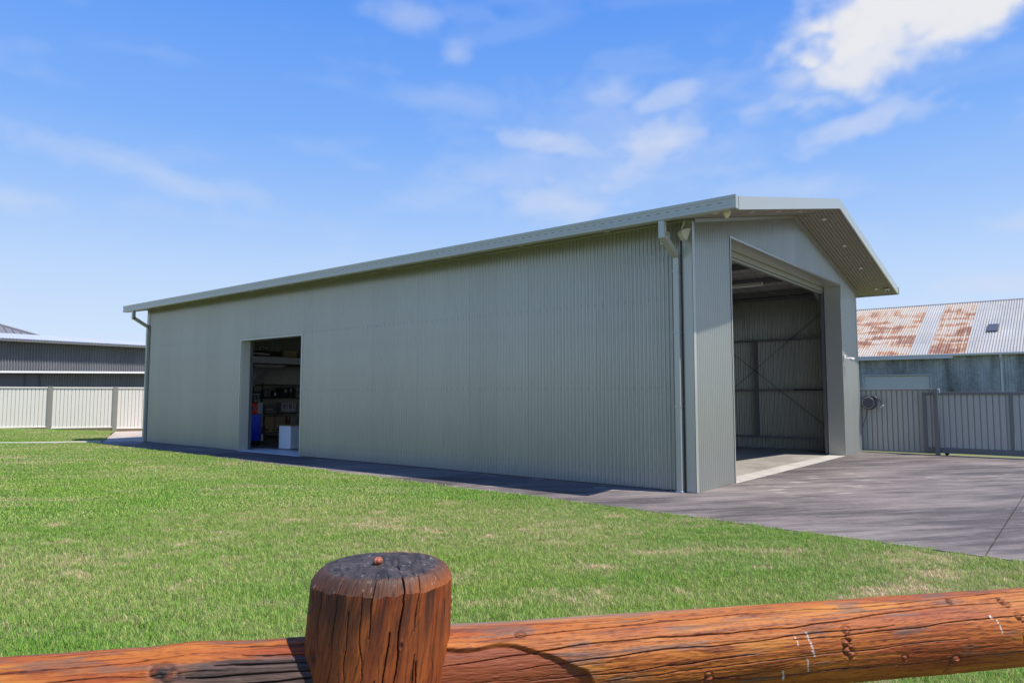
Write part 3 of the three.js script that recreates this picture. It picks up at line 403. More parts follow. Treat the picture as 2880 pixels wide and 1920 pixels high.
// ------------------------------------------------------------------ grey fence, sliding gate and cord reel beside the driveway
const fenceGrey = mat([0.43, 0.452, 0.405], 0.36), gateDark = mat([0.155, 0.172, 0.168], 0.4), fencePost = mat([0.30, 0.30, 0.285], 0.42);
function infill(name, O, S, N, len, pitch, lo, hi, m, parent) { // folded infill sheets, three ribs each
  const per = pitch * 6; for (let s = 0; s < len - 0.02; s += per) { const e = Math.min(len, s + per), prof = []; for (let q = s; q < e - 0.01; q += pitch) for (const [a, b] of [[0, 0], [pitch * 0.80, 0.004], [pitch * 0.84, -0.034], [pitch * 0.965, -0.034]]) if (q + a <= e) prof.push([q + a, b]); prof.push([e, 0]); part(name, folded(O, S, Y, N, prof, lo, hi), m, parent); }
}
{
  const g = thing('grey_fence', 'short grey steel fence between the shed corner and the gate', 'fence', null, [10.76, 0, -0.12]);
  infill('infill_sheet', V(0, 0, 0.0), Z, nX, 1.86, 0.126, 0.05, 1.69, fenceGrey, g);
  part('top_rail', rb(-0.03, 0.045, 1.675, 1.72, -0.02, 1.9, 0.006), fencePost, g); part('bottom_rail', rb(-0.03, 0.045, 0.028, 0.07, -0.02, 1.9, 0.006), fencePost, g); part('post', rb(-0.045, 0.055, -0.06, 1.70, 1.865, 1.93, 0.004), fencePost, g); part('post', rb(-0.045, 0.055, -0.06, 1.70, -0.08, -0.02, 0.004), fencePost, g);
  const k = thing('gate_post', 'dark square post where the sliding gate meets the fence', 'post', null, [10.5, 0, 1.82]); part('post_shaft', rb(-0.05, 0.05, -0.06, 1.715, -0.05, 0.05, 0.004), gateDark, k); part('guide_bracket', join([b3(-0.045, 0.18, 1.69, 1.712, 0.052, 0.075), b3(-0.01, 0.012, 1.60, 1.71, 0.08, 0.1)]), white, k);
  const s = thing('sliding_gate', 'grey ribbed sliding gate with dark frame', 'gate', null, [10.64, 0, 1.5]);
  for (const [a, b] of [[0.07, 1.86], [1.95, 3.9]]) infill('infill_sheet', V(0, 0, a), Z, nX, b - a, 0.134, 0.19, 1.56, fenceGrey, s);
  part('top_rail', rb(-0.035, 0.035, 1.555, 1.63, 0, 3.97, 0.004), gateDark, s); part('bottom_rail', rb(-0.04, 0.04, 0.06, 0.20, 0, 3.97, 0.004), gateDark, s); for (const z of [0.0, 1.86, 3.9]) part('stile', rb(-0.036, 0.034, 0.201, 1.554, z, z + 0.085, 0.004), gateDark, s); for (const z of [0.5, 3.2]) part('roller', cyl(0.05, 0.05, 0.03, 16).rotateZ(Math.PI / 2).translate(0, 0.055, z), black, s);
  part('ground_track', b3(-0.02, 0.02, -0.02, 0.006, -1.2, 5), galv, s);
  const r = thing('hose_reel', 'dark round hose reel with hanging cord beside the shed corner', 'hose reel', null, [10.56, 1.352, 0.235]);
  const cas = mat([0.045, 0.047, 0.055], 0.32), face = mat([0.06, 0.062, 0.075], 0.4);
  const outline = new THREE.Shape(); { const pts = []; for (let a = 0; a < 48; a++) { const t = a / 48 * Math.PI * 2, rr = 0.205 + 0.045 * Math.exp(-(((t - 0.62) / 0.32) ** 2)); pts.push(new THREE.Vector2(Math.cos(t) * rr, Math.sin(t) * rr * 0.96)); } outline.setFromPoints(pts); }
  part('casing', new THREE.ExtrudeGeometry(outline, { depth: 0.09, bevelEnabled: true, bevelSize: 0.03, bevelOffset: -0.03, bevelThickness: 0.03, bevelSegments: 4 }).rotateY(-Math.PI / 2).translate(0.045, 0, 0), cas, r);
  part('face_disc', cyl(0.148, 0.15, 0.012, 40).rotateZ(Math.PI / 2).translate(-0.08, -0.012, -0.01), face, r); part('face_ring', new THREE.TorusGeometry(0.15, 0.006, 8, 48).rotateY(Math.PI / 2).translate(-0.083, -0.012, -0.01), mat([0.4, 0.42, 0.46], 0.3), r); part('emblem', rb(-0.089, -0.0862, -0.022, -0.012, -0.05, 0.03, 0.001), mat([0.10, 0.10, 0.12], 0.3), r);
  part('hose', tube([[0, 0.12, 0.2], [-0.01, 0.08, 0.25], [-0.01, 0.0, 0.29], [-0.01, -0.07, 0.33]], 0.012, 24, 8), black, r); part('nozzle', join([new THREE.SphereGeometry(0.022, 12, 8).translate(-0.01, -0.085, 0.335), cyl(0.012, 0.02, 0.06, 10).rotateX(0.9).translate(-0.01, -0.118, 0.30)]), offWhite, r);
  part('power_cord', tube([[-0.03, -0.17, -0.05], [0, -0.3, -0.07], [0.03, -0.48, -0.13], [0.10, -0.7, -0.22]], 0.007, 24, 6), black, r); part('wall_bracket', b3(0.08, 0.175, -0.06, 0.06, -0.05, 0.03), black, r);
}

// ------------------------------------------------------------------ old rusty shed beyond the fence
{
  const g = thing('rusty_roof_shed', 'old corrugated iron shed with patchy rusty roof', 'shed', null, [26, 0, 0]);
  const run = 6.19, rise = 2.88, sl = Math.hypot(run, rise), Ld = V(run, rise, 0).normalize(), Nd = V(-rise, run, 0).normalize(), eave = V(-0.16, 3.36, 0);
  const R0 = -9, W = 18; // texture covers z -9..9 and the whole slope
  const edges = [[-9, -1.42, 1], [-1.42, -0.62, 0], [-0.62, 0.80, 1], [0.8, 9, 0]];
  const roofMap = tex(1536, 640, (u, v) => {
    const z = R0 + u * W, l = v * 6.9, row = l / 1.372, rf = row % 1, sheet = Math.floor((z + 9) / 0.762), hk = hash3(sheet, Math.floor(row), 7);
    let on = 0; for (const [a, b, k] of edges) if (z >= a && z < b) on = k;
    const along = fbm(z * 15, l * 0.8, 5, 3), fine = fbm(z * 30, l * 9, 6, 2);
    let c = mix3([0.27, 0.275, 0.275], [0.37, 0.37, 0.36], fbm(z * 2, l * 0.8, 3, 3)).map((k) => k * (0.93 + 0.12 * hk));
    if (on) {
      const blot = fbm(z * 1.3, l * 2.2, 9, 3), half = (row * 2) % 1, lap = step(0.0, 0.12, half) * step(0.96, 0.7, half), grow = step(6.7, 6.0, l) * (0.35 + 0.65 * step(-9, -3.2, z));
      c = mix3(c, [0.44, 0.35, 0.25], clamp(0.3 + blot * 0.7));
      const r = step(0.54, 0.72, blot * 0.6 + along * 0.34 + hk * 0.14 + lap * 0.13) * grow, deep = step(0.48, 0.72, blot * 0.7 + hk * 0.3 + (fine - 0.5) * 0.4);
      c = mix3(c, mix3([0.32, 0.135, 0.055], [0.16, 0.046, 0.02], deep), clamp(r * (0.55 + along * 0.7)));
    } else c = mix3(c, [0.40, 0.33, 0.25], step(0.60, 0.76, along) * 0.4);
    if (rf < 0.02) c = c.map((k) => k * 0.7); return c;
  }, { wrap: false });
  const rm = mat([1, 1, 1], 0.62, { map: roofMap });
  const rows = 5, rl = sl / rows;
  for (let k = 0; k < 24; k++) for (let q = 0; q < rows; q++) {
    const s0 = R0 + k * 0.762, s1 = Math.min(9, s0 + 0.774), geo = corrugated(eave.clone().addScaledVector(Nd, 0.004 * (rows - q)), Z, Ld, Nd, s0, s1, q * rl - 0.03, (q + 1) * rl + 0.05, { pitch: 0.1089, amp: 0.018, seg: 8 }), u = geo.attributes.uv;
    for (let i = 0; i < u.count; i++) u.setXY(i, clamp((u.getX(i) - R0) / W, 0.001, 0.999), clamp((u.getY(i)) / 6.9, 0.001, 0.999)); part('roof_sheet', geo, rm, g);
  }
  const zinc = tex(1024, 256, (u, v) => { const a = fbm(u * 60, v * 2, 4, 4), b = fbm(u * 160, v * 60, 8, 3), e = fbm(u * 9, v * 1.5, 2, 2); const k = clamp(0.25 + (a - 0.5) * 0.42 + (b - 0.5) * 0.14 + (e - 0.5) * 0.30, 0.06, 0.7); return [k * 0.86, k * 1.0, k * 1.08]; }, { rep: [1 / 18, 1 / 3.4] });
  const zm = mat([1, 1, 1], 0.5, { map: zinc, metalness: 0.15 });
  for (let k = 0; k < 24; k++) { const s0 = R0 + k * 0.762, m = s0 + 0.38, lo = m > -3.5 && m < -0.4 ? 2.47 : 0; part('wall_sheet', corrugated(V(0, 0, 0), Z, Y, nX, s0, s0 + 0.77, lo, 3.42, { pitch: 0.1089, amp: 0.014 }), zm, g); }
  part('wall_sheet', corrugated(V(0, 0, 0), Z, Y, nX, -3.68, -3.4, 0, 2.48, { pitch: 0.1089, amp: 0.014 }), zm, g); part('wall_sheet', corrugated(V(0, 0, 0), Z, Y, nX, -0.63, -0.54, 0, 2.48, { pitch: 0.1089, amp: 0.014 }), zm, g);
  const back = mat([0.3, 0.31, 0.32], 0.6); part('rear_slope', sweep([[run, 3.34 + rise], [run * 2 + 0.2, 3.3], [run * 2 + 0.2, 3.28], [run, 3.32 + rise]], X, Y, V(0, 0, -9), V(0, 0, 18)), back, g);
  for (const z of [-9, 9]) part('end_wall', sweep([[0.02, -0.1], [run * 2, -0.1], [run * 2, 3.3], [run, 3.3 + rise], [0.02, 3.34]], X, Y, V(0, 0, z - 0.02), V(0, 0, 0.03)), zm, g);
  const door = part('roller_door', corrugated(V(0.05, 0, 0), Y, Z, nX, 0.02, 2.47, -3.36, -0.6, { pitch: 0.095, amp: 0.022, seg: 8 }), mat([0.50, 0.53, 0.54], 0.42), g); part('door_frame', join([b3(-0.03, 0.06, 0, 2.5, -3.42, -3.36), b3(-0.03, 0.06, 0, 2.5, -0.6, -0.54), b3(-0.03, 0.06, 2.44, 2.5, -3.36, -0.6)]), mat([0.34, 0.37, 0.39], 0.5), g);
  const gutterPale = mat([0.50, 0.52, 0.53], 0.5);
  const gt = part('gutter', join([rb(-0.30, -0.17, 3.27, 3.37, -9, 9, 0.02), b3(-0.30, -0.285, 3.17, 3.268, -9, 0.35)]), gutterPale, g);
  part('downpipe', join([rod(V(-0.24, 3.28, 2.07), V(-0.24, 3.14, 2.07), 0.045, 10), rod(V(-0.24, 3.15, 2.07), V(-0.06, 2.98, 2.07), 0.045, 10), rod(V(-0.06, 3.0, 2.07), V(-0.06, 0, 2.07), 0.045, 10)]), mat([0.46, 0.50, 0.53], 0.45), g);
  part('skylight', b3(0, 0.9, 0.0, 0.05, -0.21, 0.21).applyMatrix4(new THREE.Matrix4().makeBasis(Ld, Nd, Z).setPosition(eave.clone().addScaledVector(Ld, 2.45).addScaledVector(Nd, 0.03).add(V(0, 0, 1.62)))), mat([0.07, 0.075, 0.085], 0.35), g);
  part('ridge_cap', rod(V(run - 0.1, 3.38 + rise, -9), V(run - 0.1, 3.38 + rise, 9), 0.06, 10), mat([0.36, 0.37, 0.38], 0.55), g);
}

// ------------------------------------------------------------------ cream fence, dark shed and house on the left
{
  const dir = V(0.892, 0, 0.452), A = V(3.14, 0, -26.9).addScaledVector(dir, -13.15), ang = Math.atan2(-dir.z, dir.x); // the line of the fence
  const g = thing('cream_fence', 'long cream steel fence with khaki posts at the back of the lawn', 'fence', null, [A.x, 0, A.z], ang);
  const cr = mat([0.80, 0.76, 0.67], 0.5), kh = mat([0.27, 0.26, 0.22], 0.5), sleeper = mat([0.20, 0.15, 0.10], 0.9);
  const posts = []; for (let k = 0; k < 7; k++) posts.push(12.1 - 2.365 * (5 - k));
  const Lf = 16, gh = (q) => Math.min(0.22, 0.16 * clamp((13.15 - q) / 5.2, 0, 1.4)) ;
  for (let i = 0; i + 1 < posts.length; i++) {
    infill('infill_sheet', V(posts[i] + 0.09, 0, 0), X, V(0, 0, 1), 2.365 - 0.18, 0.135, 0.13 + gh(posts[i]) * 0.7, 1.84, cr, g);
    part('top_rail', rb(posts[i] + 0.06, posts[i + 1] - 0.06, 1.83, 1.88, -0.04, 0.03, 0.006), cr, g); part('bottom_rail', rb(posts[i] + 0.06, posts[i + 1] - 0.06, 0.09 + gh(posts[i]) * 0.7, 0.135 + gh(posts[i]) * 0.7, -0.04, 0.03, 0.006), cr, g);
    part('timber_sleeper', rb(posts[i] + 0.06, posts[i + 1] - 0.06, -0.05, 0.088 + gh(posts[i]) * 0.7, -0.045, 0.02, 0.006), sleeper, g);
  }
  for (const s of posts) part('post', rb(s - 0.085, s + 0.085, -0.06, 1.9, -0.06, 0.045, 0.006), kh, g);
}
{
  const g = thing('dark_grey_shed', 'dark grey corrugated building behind the cream fence', 'building', null, [0, 0, -37]);
  const dg = [1, 0.95, 1.05].map((k) => mat([0.17 * k, 0.17 * k, 0.18 * k], 0.5));
  for (let k = 0; k < 26; k++) { const s0 = -6 + k * 0.762; if (s0 > -0.1 && s0 < 2.0) { part('wall_sheet', corrugated(V(0, 0, 0), X, Y, Z, s0, s0 + 0.772, 2.66, 4.3, { pitch: 0.125, amp: 0.032, seg: 8 }), dg[k % 3], g); part('wall_sheet', corrugated(V(0, 0, 0), X, Y, Z, s0, s0 + 0.772, 0, 1.3, { pitch: 0.125, amp: 0.032, seg: 8 }), dg[k % 3], g); } else part('wall_sheet', corrugated(V(0, 0, 0), X, Y, Z, s0, s0 + 0.772, 0, 4.3, { pitch: 0.125, amp: 0.032, seg: 8 }), dg[k % 3], g); }
  const w = part('window', join([b3(-0.3, 2.36, 2.6, 2.66, -0.02, 0.05), b3(-0.3, 2.36, 1.3, 1.36, -0.02, 0.05), b3(-0.3, -0.24, 1.36, 2.6, -0.02, 0.05), b3(2.30, 2.36, 1.36, 2.6, -0.02, 0.05), b3(1.66, 1.72, 1.36, 2.6, -0.02, 0.05)]), mat([0.09, 0.09, 0.11], 0.4), g); part('pane', b3(-0.24, 2.30, 1.36, 2.6, -0.012, -0.004), mat([0.14, 0.13, 0.16], 0.12), w);
  part('inner_wall', b3(-0.4, 2.5, 1.2, 2.8, -0.12, -0.06), dg[0], g);
  const light = mat([0.46, 0.48, 0.52], 0.45);
  part('pale_gutter', bar(V(-6, 2.56, 0.42), V(14, 2.95, 0.42), 0.14, 0.10), mat([0.80, 0.80, 0.80], 0.4), g); part('awning', bar(V(-6, 2.57, 0.19), V(14, 2.96, 0.19), 0.36, 0.02), dg[0], g);
  part('fascia', b3(-6, 14, 4.22, 4.34, 0.42, 0.48), dg[1], g); part('eave_lining', b3(-6, 14, 4.23, 4.25, 0.02, 0.418), dg[1], g);
  const eL = [], Lr = V(0, 0.57, -4.45).normalize(), Nr = V(0, 4.45, 0.57).normalize();
  for (let k = 0; k < 26; k++) { const s0 = -6 + k * 0.762, hi = (s) => (s < 5.3 ? 4.48 : Math.max(0.1, 4.48 * (1 - (s - 5.3) / 8.8))); part('roof_sheet', corrugated(V(0, 4.345, 0.5), X, Lr, Nr, s0, s0 + 0.772, 0, hi, { pitch: 0.15, amp: 0.02, seg: 6 }), light, g); }
  const h = thing('hip_roof_house', 'house with dark hipped roof rising behind the grey building', 'house'); const roofM = mat([0.15, 0.15, 0.165], 0.55);
  const tri = (list) => { const b = new THREE.BufferGeometry(); b.setAttribute('position', new THREE.Float32BufferAttribute(list.flat(), 3)); b.setAttribute('uv', new THREE.Float32BufferAttribute(list.map((_, i) => [i % 2, i >> 1]).flat(), 2)); b.computeVertexNormals(); return b; };
  const R1 = [-9, 7.28, -52], R2 = [0.5, 7.28, -52], K = [9.61, 4.05, -46], K2 = [9.61, 4.05, -58], J = [-18, 4.05, -46], J2 = [-18, 4.05, -58];
  part('roof_slope', tri([J, K, R2, J, R2, R1]), roofM, h); part('roof_slope', tri([K, K2, R2]), roofM, h); part('roof_slope', tri([K2, J2, R1, K2, R1, R2]), roofM, h); part('roof_slope', tri([J2, J, R1]), roofM, h);
  const ribs = []; for (let x = -8; x < 9; x += 0.4) { const t = x < 0.5 ? 1 : 1 - (x - 0.5) / 9.11; ribs.push(rod(V(x, 4.07, -46), V(x, 4.07 + 3.23 * t, -46 - 6 * t), 0.03, 5)); } const rr = part('roof_ribs', join(ribs), roofM, h); rr.userData.kind = 'stuff';
  part('hip_cap', rod(V(...R2), V(...K), 0.09, 8), roofM, h); part('hip_cap', rod(V(...R1), V(...R2), 0.09, 8), roofM, h); part('wall', b3(-17.6, 9.2, 0, 4.04, -57.6, -46.4), mat([0.35, 0.33, 0.3], 0.8), h);
}

// ------------------------------------------------------------------ grass
{
  const r = rng(77);
  function tuft(n, foot, h0, h1, w) { // many short bent blades round one spot
    const P = [], Cc = [], col = (c) => Cc.push(...c);
    for (let i = 0; i < n; i++) {
      const a = r() * 6.283, d = Math.sqrt(r()) * foot, x = Math.cos(a) * d, z = Math.sin(a) * d, h = mix(h0, h1, r()), dir = r() * 6.283, lean = mix(0.1, 1.1, r() * r() + 0.1) * h, ww = w * mix(0.7, 1.3, r()), px = Math.cos(dir + 1.57) * ww / 2, pz = Math.sin(dir + 1.57) * ww / 2, lx = Math.cos(dir) * lean, lz = Math.sin(dir) * lean;
      const straw = r() < 0.24, b = mix(0.72, 1.3, r()), tint = straw ? [1.9 * b, 1.25 * b, 2.3 * b] : [b * mix(0.8, 1.15, r()), b, b * 0.9];
      const m = 0.55, A = [x - px, 0, z - pz], B = [x + px, 0, z + pz], D = [x - px * 0.8 + lx * 0.4, h * m, z - pz * 0.8 + lz * 0.4], E = [x + px * 0.8 + lx * 0.4, h * m, z + pz * 0.8 + lz * 0.4], F = [x + lx, h, z + lz];
      for (const v of [A, B, E, A, E, D, D, E, F]) { P.push(...v); col(tint); }
    }
    const g = new THREE.BufferGeometry(); g.setAttribute('position', new THREE.Float32BufferAttribute(P, 3)); g.setAttribute('color', new THREE.Float32BufferAttribute(Cc, 3)); g.computeVertexNormals(); return g;
  }
  const near = [tuft(34, 0.055, 0.014, 0.04, 0.0034), tuft(34, 0.06, 0.016, 0.036, 0.0032), tuft(28, 0.05, 0.012, 0.046, 0.003)], far = [tuft(40, 0.11, 0.018, 0.042, 0.007), tuft(40, 0.12, 0.016, 0.038, 0.0075)];
  const gm = new THREE.MeshPhysicalMaterial({ vertexColors: true, roughness: 1, side: THREE.DoubleSide, transmission: 0.3, thickness: 0 });
  const edging = [[-0.98, -20.36], [-2.15, -21.0], [-3.3, -22.05], [-5.2, -24.2], [-8, -27.5]];
  const lawnAt = (x, z) => {
    if (z > -20.36) return x < edgeX(z) - 0.01 + 0.05 * (n3(z * 7, 3, 1) - 0.5);
    for (let i = 1; i < edging.length; i++) { const [ax0, az0] = edging[i - 1], [bx, bz] = edging[i], dx = bx - ax0, dz = bz - az0, t = clamp(((x - ax0) * dx + (z - az0) * dz) / (dx * dx + dz * dz)); if (Math.hypot(x - ax0 - dx * t, z - az0 - dz * t) < 0.16) return false; }
    const t = (z + 20.42) / (-27.6 + 20.42); if (x > mix(-0.95, 2.33, t) - 0.03) return false;
    return (x - 3.14) * 0.452 - (z + 26.9) * 0.892 < -0.1; // in front of the cream fence
  };
  const lists = [[], [], [], [], []];
  const cx = camera.position.x, cz = camera.position.z, fwd = Math.atan2(-0.631, 0.776);
  const bands = [[0.5, 4, 800], [4, 7, 560], [7, 10.5, 330], [10.5, 16, 150], [16, 40, 62]];
  for (const [r0, r1, dens] of bands) {
    const span = 1.72, n = Math.round(span / 2 * (r1 * r1 - r0 * r0) * dens);
    for (let i = 0; i < n; i++) {
      const d = Math.sqrt(mix(r0 * r0, r1 * r1, r())), a = fwd + (r() - 0.5) * span, x = cx + Math.cos(a) * d, z = cz + Math.sin(a) * d, k1 = r(), k2 = r(), k3 = r(), k4 = r();
      if (!lawnAt(x, z)) continue;
      lists[d < 10.5 ? Math.floor(k1 * 3) : 3 + Math.floor(k1 * 2)].push([x, z, k2, k3, k4, d]);
    }
  }
  const m = new THREE.Matrix4(), q = new THREE.Quaternion(), c = new THREE.Color();
  const lawnGroup = new THREE.Group(); lawnGroup.name = 'grass'; lawnGroup.userData.kind = 'stuff'; tag(lawnGroup, 'short mown green lawn with straw coloured patches', 'grass'); scene.add(lawnGroup);
  lists.forEach((L, t) => {
    const im = new THREE.InstancedMesh(t < 3 ? near[t] : far[t - 3], gm, L.length); im.name = 'grass_blades'; im.userData.kind = 'stuff'; im.castShadow = im.receiveShadow = true;
    L.forEach(([x, z, k2, k3, k4, d], i) => {
      const dr = dry(x, z), bare = step(0.7, 1, dr), s = mix(0.85, 1.25, k2) * mix(1, 0.62, bare); q.setFromAxisAngle(Y, k3 * 6.283); m.compose(V(x, (z < -20.5 ? rise(x, z) + 0.006 : -0.006), z), q, V(1.1, s, 1.1)); im.setMatrixAt(i, m);
      const w = fbm(x * 0.5, z * 0.5, 4, 3), green = mix3([0.135, 0.335, 0.022], [0.25, 0.40, 0.046], clamp(w + (k4 - 0.5) * 0.5)), straw = [0.56, 0.47, 0.26], f = clamp(dr * 0.75 + (k4 - 0.5) * 0.35); const o = mix3(green, straw, clamp(f * f * 0.9 + f * 0.35));
      c.setRGB(o[0], o[1], o[2]); im.setColorAt(i, c);
    });
    lawnGroup.add(im);
  });
}

// ------------------------------------------------------------------ log fence in the foreground
function gridMesh(nu, nv, fn) { // fn(i, j) -> [x, y, z, r, g, b]
  const P = new Float32Array((nu + 1) * (nv + 1) * 3), Q = new Float32Array(P.length), U = new Float32Array((nu + 1) * (nv + 1) * 2), I = [];
  for (let i = 0; i <= nu; i++) for (let j = 0; j <= nv; j++) { const k = i * (nv + 1) + j, o = fn(i, j); P.set(o.slice(0, 3), k * 3); Q.set(o.slice(3, 6), k * 3); U[k * 2] = i / nu; U[k * 2 + 1] = j / nv; if (i < nu && j < nv) I.push(k, k + nv + 1, k + 1, k + 1, k + nv + 1, k + nv + 2); }
  const g = new THREE.BufferGeometry(); g.setAttribute('position', new THREE.BufferAttribute(P, 3)); g.setAttribute('color', new THREE.BufferAttribute(Q, 3)); g.setAttribute('uv', new THREE.BufferAttribute(U, 2)); g.setIndex(I); g.computeVertexNormals();
  // close the seam of the ring
  const n = g.attributes.normal; for (let i = 0; i <= nu; i++) { const a = i * (nv + 1), b = a + nv, s = V(n.getX(a) + n.getX(b), n.getY(a) + n.getY(b), n.getZ(a) + n.getZ(b)).normalize(); n.setXYZ(a, s.x, s.y, s.z); n.setXYZ(b, s.x, s.y, s.z); }
  return g;
}
const woodMat = new THREE.MeshPhysicalMaterial({ vertexColors: true, roughness: 0.62, specularIntensity: 0.6, side: THREE.DoubleSide });
const AX = V(0.7749, 0, 0.6320), NC = V(-0.6320, 0, 0.7749), P0 = V(-9.7155, 1.070, 3.9964), POSTU = -0.112;
const ORANGE = [0.40, 0.128, 0.019], RED = [0.265, 0.052, 0.012], DEEP = [0.12, 0.024, 0.008], CHAR = [0.022, 0.018, 0.017], GREYW = [0.20, 0.165, 0.14];
function rail(name, label, u0, u1, v0, v1, seed, opt) {
  // u = metres along the fence, a = angle round the log (0 top, positive towards the viewer)
  const us = []; for (let u = u0; u < v0; u += 0.03) us.push(u); for (let u = v0; u < v1; u += 0.0022) us.push(u); for (let u = v1; u <= u1; u += 0.03) us.push(u);
  const as = []; for (let a = -Math.PI; a < -1.15; a += 0.09) as.push(a); for (let a = -1.15; a < 2.35; a += 0.0125) as.push(a); for (let a = 2.35; a < Math.PI; a += 0.06) as.push(a); as.push(Math.PI);
  const nv = as.length - 1, R = 0.075, S = seed * 13.7;
  const cracks = opt.cracks.map(([a, b, c, w, d, p]) => [a, b, c, w * 0.5, d * 0.55, p]), knots = opt.knots; const kr2 = rng(seed * 31); for (let k = 0; k < 26; k++) { const q = mix(v0, v1, kr2()), l = mix(0.05, 0.3, kr2()); cracks.push([mix(-0.3, 2.4, kr2()), q - l / 2, q + l / 2, 0.00005 + 0.0001 * kr2(), 0.0008, kr2() * 50]); }
  const geo = gridMesh(us.length - 1, nv, (i, j) => {
    const u = us[i], a = as[j], ca = Math.cos(a), sa = Math.sin(a), w = a * R;
    let rad = R * (1 + 0.05 * (fbm(u * 2.2 + S, ca * 1.2, sa * 1.2, 3) - 0.5) + 0.03 * (fbm(u * 7 + S, ca * 3 + 3, sa * 3, 3) - 0.5)) + (opt.shape ? opt.shape(u, a) : 0);
    const warp = (fbm(u * 3 + S, ca * 2, sa * 2, 3) - 0.5) * 0.03;
    const g1 = fbm(u * 10 + S, (w + warp) * 330, 3, 3), g2 = fbm(u * 70 + S, (w + warp) * 700, 9, 2), g3 = fbm(u * 3.2 + S, (w + warp) * 46, 5, 4), blot = fbm(u * 4 + S, ca * 2.2, sa * 2.2 + 7, 4);
    rad += (g1 - 0.5) * 0.0011 + (g2 - 0.5) * 0.0013;
    let c = mix3(RED, ORANGE, clamp(0.55 + (g3 - 0.5) * 1.6 + (blot - 0.5) * 1.3)); c = mix3(c, DEEP, clamp(step(0.50, 0.72, g1) * 0.66 + step(0.50, 0.8, g2) * 0.6)); c = mix3(c, [0.46, 0.185, 0.030], step(0.58, 0.76, fbm(u * 5 + S + 31, (w + warp) * 80, 2, 3)) * 0.55);
    c = mix3(c, [0.105, 0.075, 0.062], step(0.60, 0.72, fbm(u * 9 + S + 11, (w + warp) * 60, 14, 4)) * 0.55);
    if (opt.grey) { const k = step(0.25, -0.25, a + 0.1 * (g3 - 0.5)) * step(-1.5, -0.9, a); c = mix3(c, GREYW, k * opt.grey(u)); }
    for (const [ka, uu0, uu1, wid, dep, ph] of cracks) {
      if (u < uu0 || u > uu1) continue; const line = ka - (opt.twist ?? 0) * (u - 0.5) + (fbm(u * 3.1 + ph, ph, 2, 3) - 0.5) * 0.26 + (fbm(u * 22 + ph, ph, 6, 2) - 0.5) * 0.05, dd = Math.abs(a - line) * R, ends = step(uu0, uu0 + 0.05, u) * step(uu1, uu1 - 0.05, u), ww = wid * ends * (0.5 + fbm(u * 9 + ph, 1, 1, 2)), k = ww > 1e-5 ? step(ww + 0.0007, ww * 0.3, dd) : 0;
      rad -= dep * k; c = mix3(c, [0.03, 0.012, 0.007], k * (wid < 0.0002 ? 0.6 : 0.92));
    }
    for (const [ku, ka, kr, kh] of knots) { const dx = (u - ku), dy = (a - ka) * R, d = Math.hypot(dx * 0.8, dy) / kr; if (d < 2.2) { const b = Math.exp(-d * d * 1.6); rad += kh * 0.62 * b * (0.6 + 0.8 * n3(u * 260, a * 18, ku * 9)) - 0.002 * Math.exp(-((d - 1.25) ** 2) * 12); c = mix3(c, mix3(RED, DEEP, 0.35), b * 0.7); c = mix3(c, CHAR, Math.exp(-((d - 1.15) ** 2) * 22) * 0.55); } }
    if (opt.paint) c = opt.paint(u, a, c, g1, g3);
    const y = ca * rad, s = sa * rad; return [P0.x + AX.x * u + NC.x * s, P0.y + y, P0.z + AX.z * u + NC.z * s, ...c];
  });
  const g = thing(name, label, 'fence rail', 'log fence'); part('log', geo, woodMat, g);
  for (const [u, rr] of [[u0, 0.074], [us[us.length - 1], 0.074]]) { const d = new THREE.CircleGeometry(rr, 32), cc = []; for (let i = 0; i < d.attributes.position.count; i++) cc.push(0.3, 0.1, 0.04); d.setAttribute('color', new THREE.Float32BufferAttribute(cc, 3)); d.applyMatrix4(new THREE.Matrix4().makeBasis(NC, Y, AX).setPosition(P0.clone().addScaledVector(AX, u))); part('cut_end', d, woodMat, g); }
  return g;
}
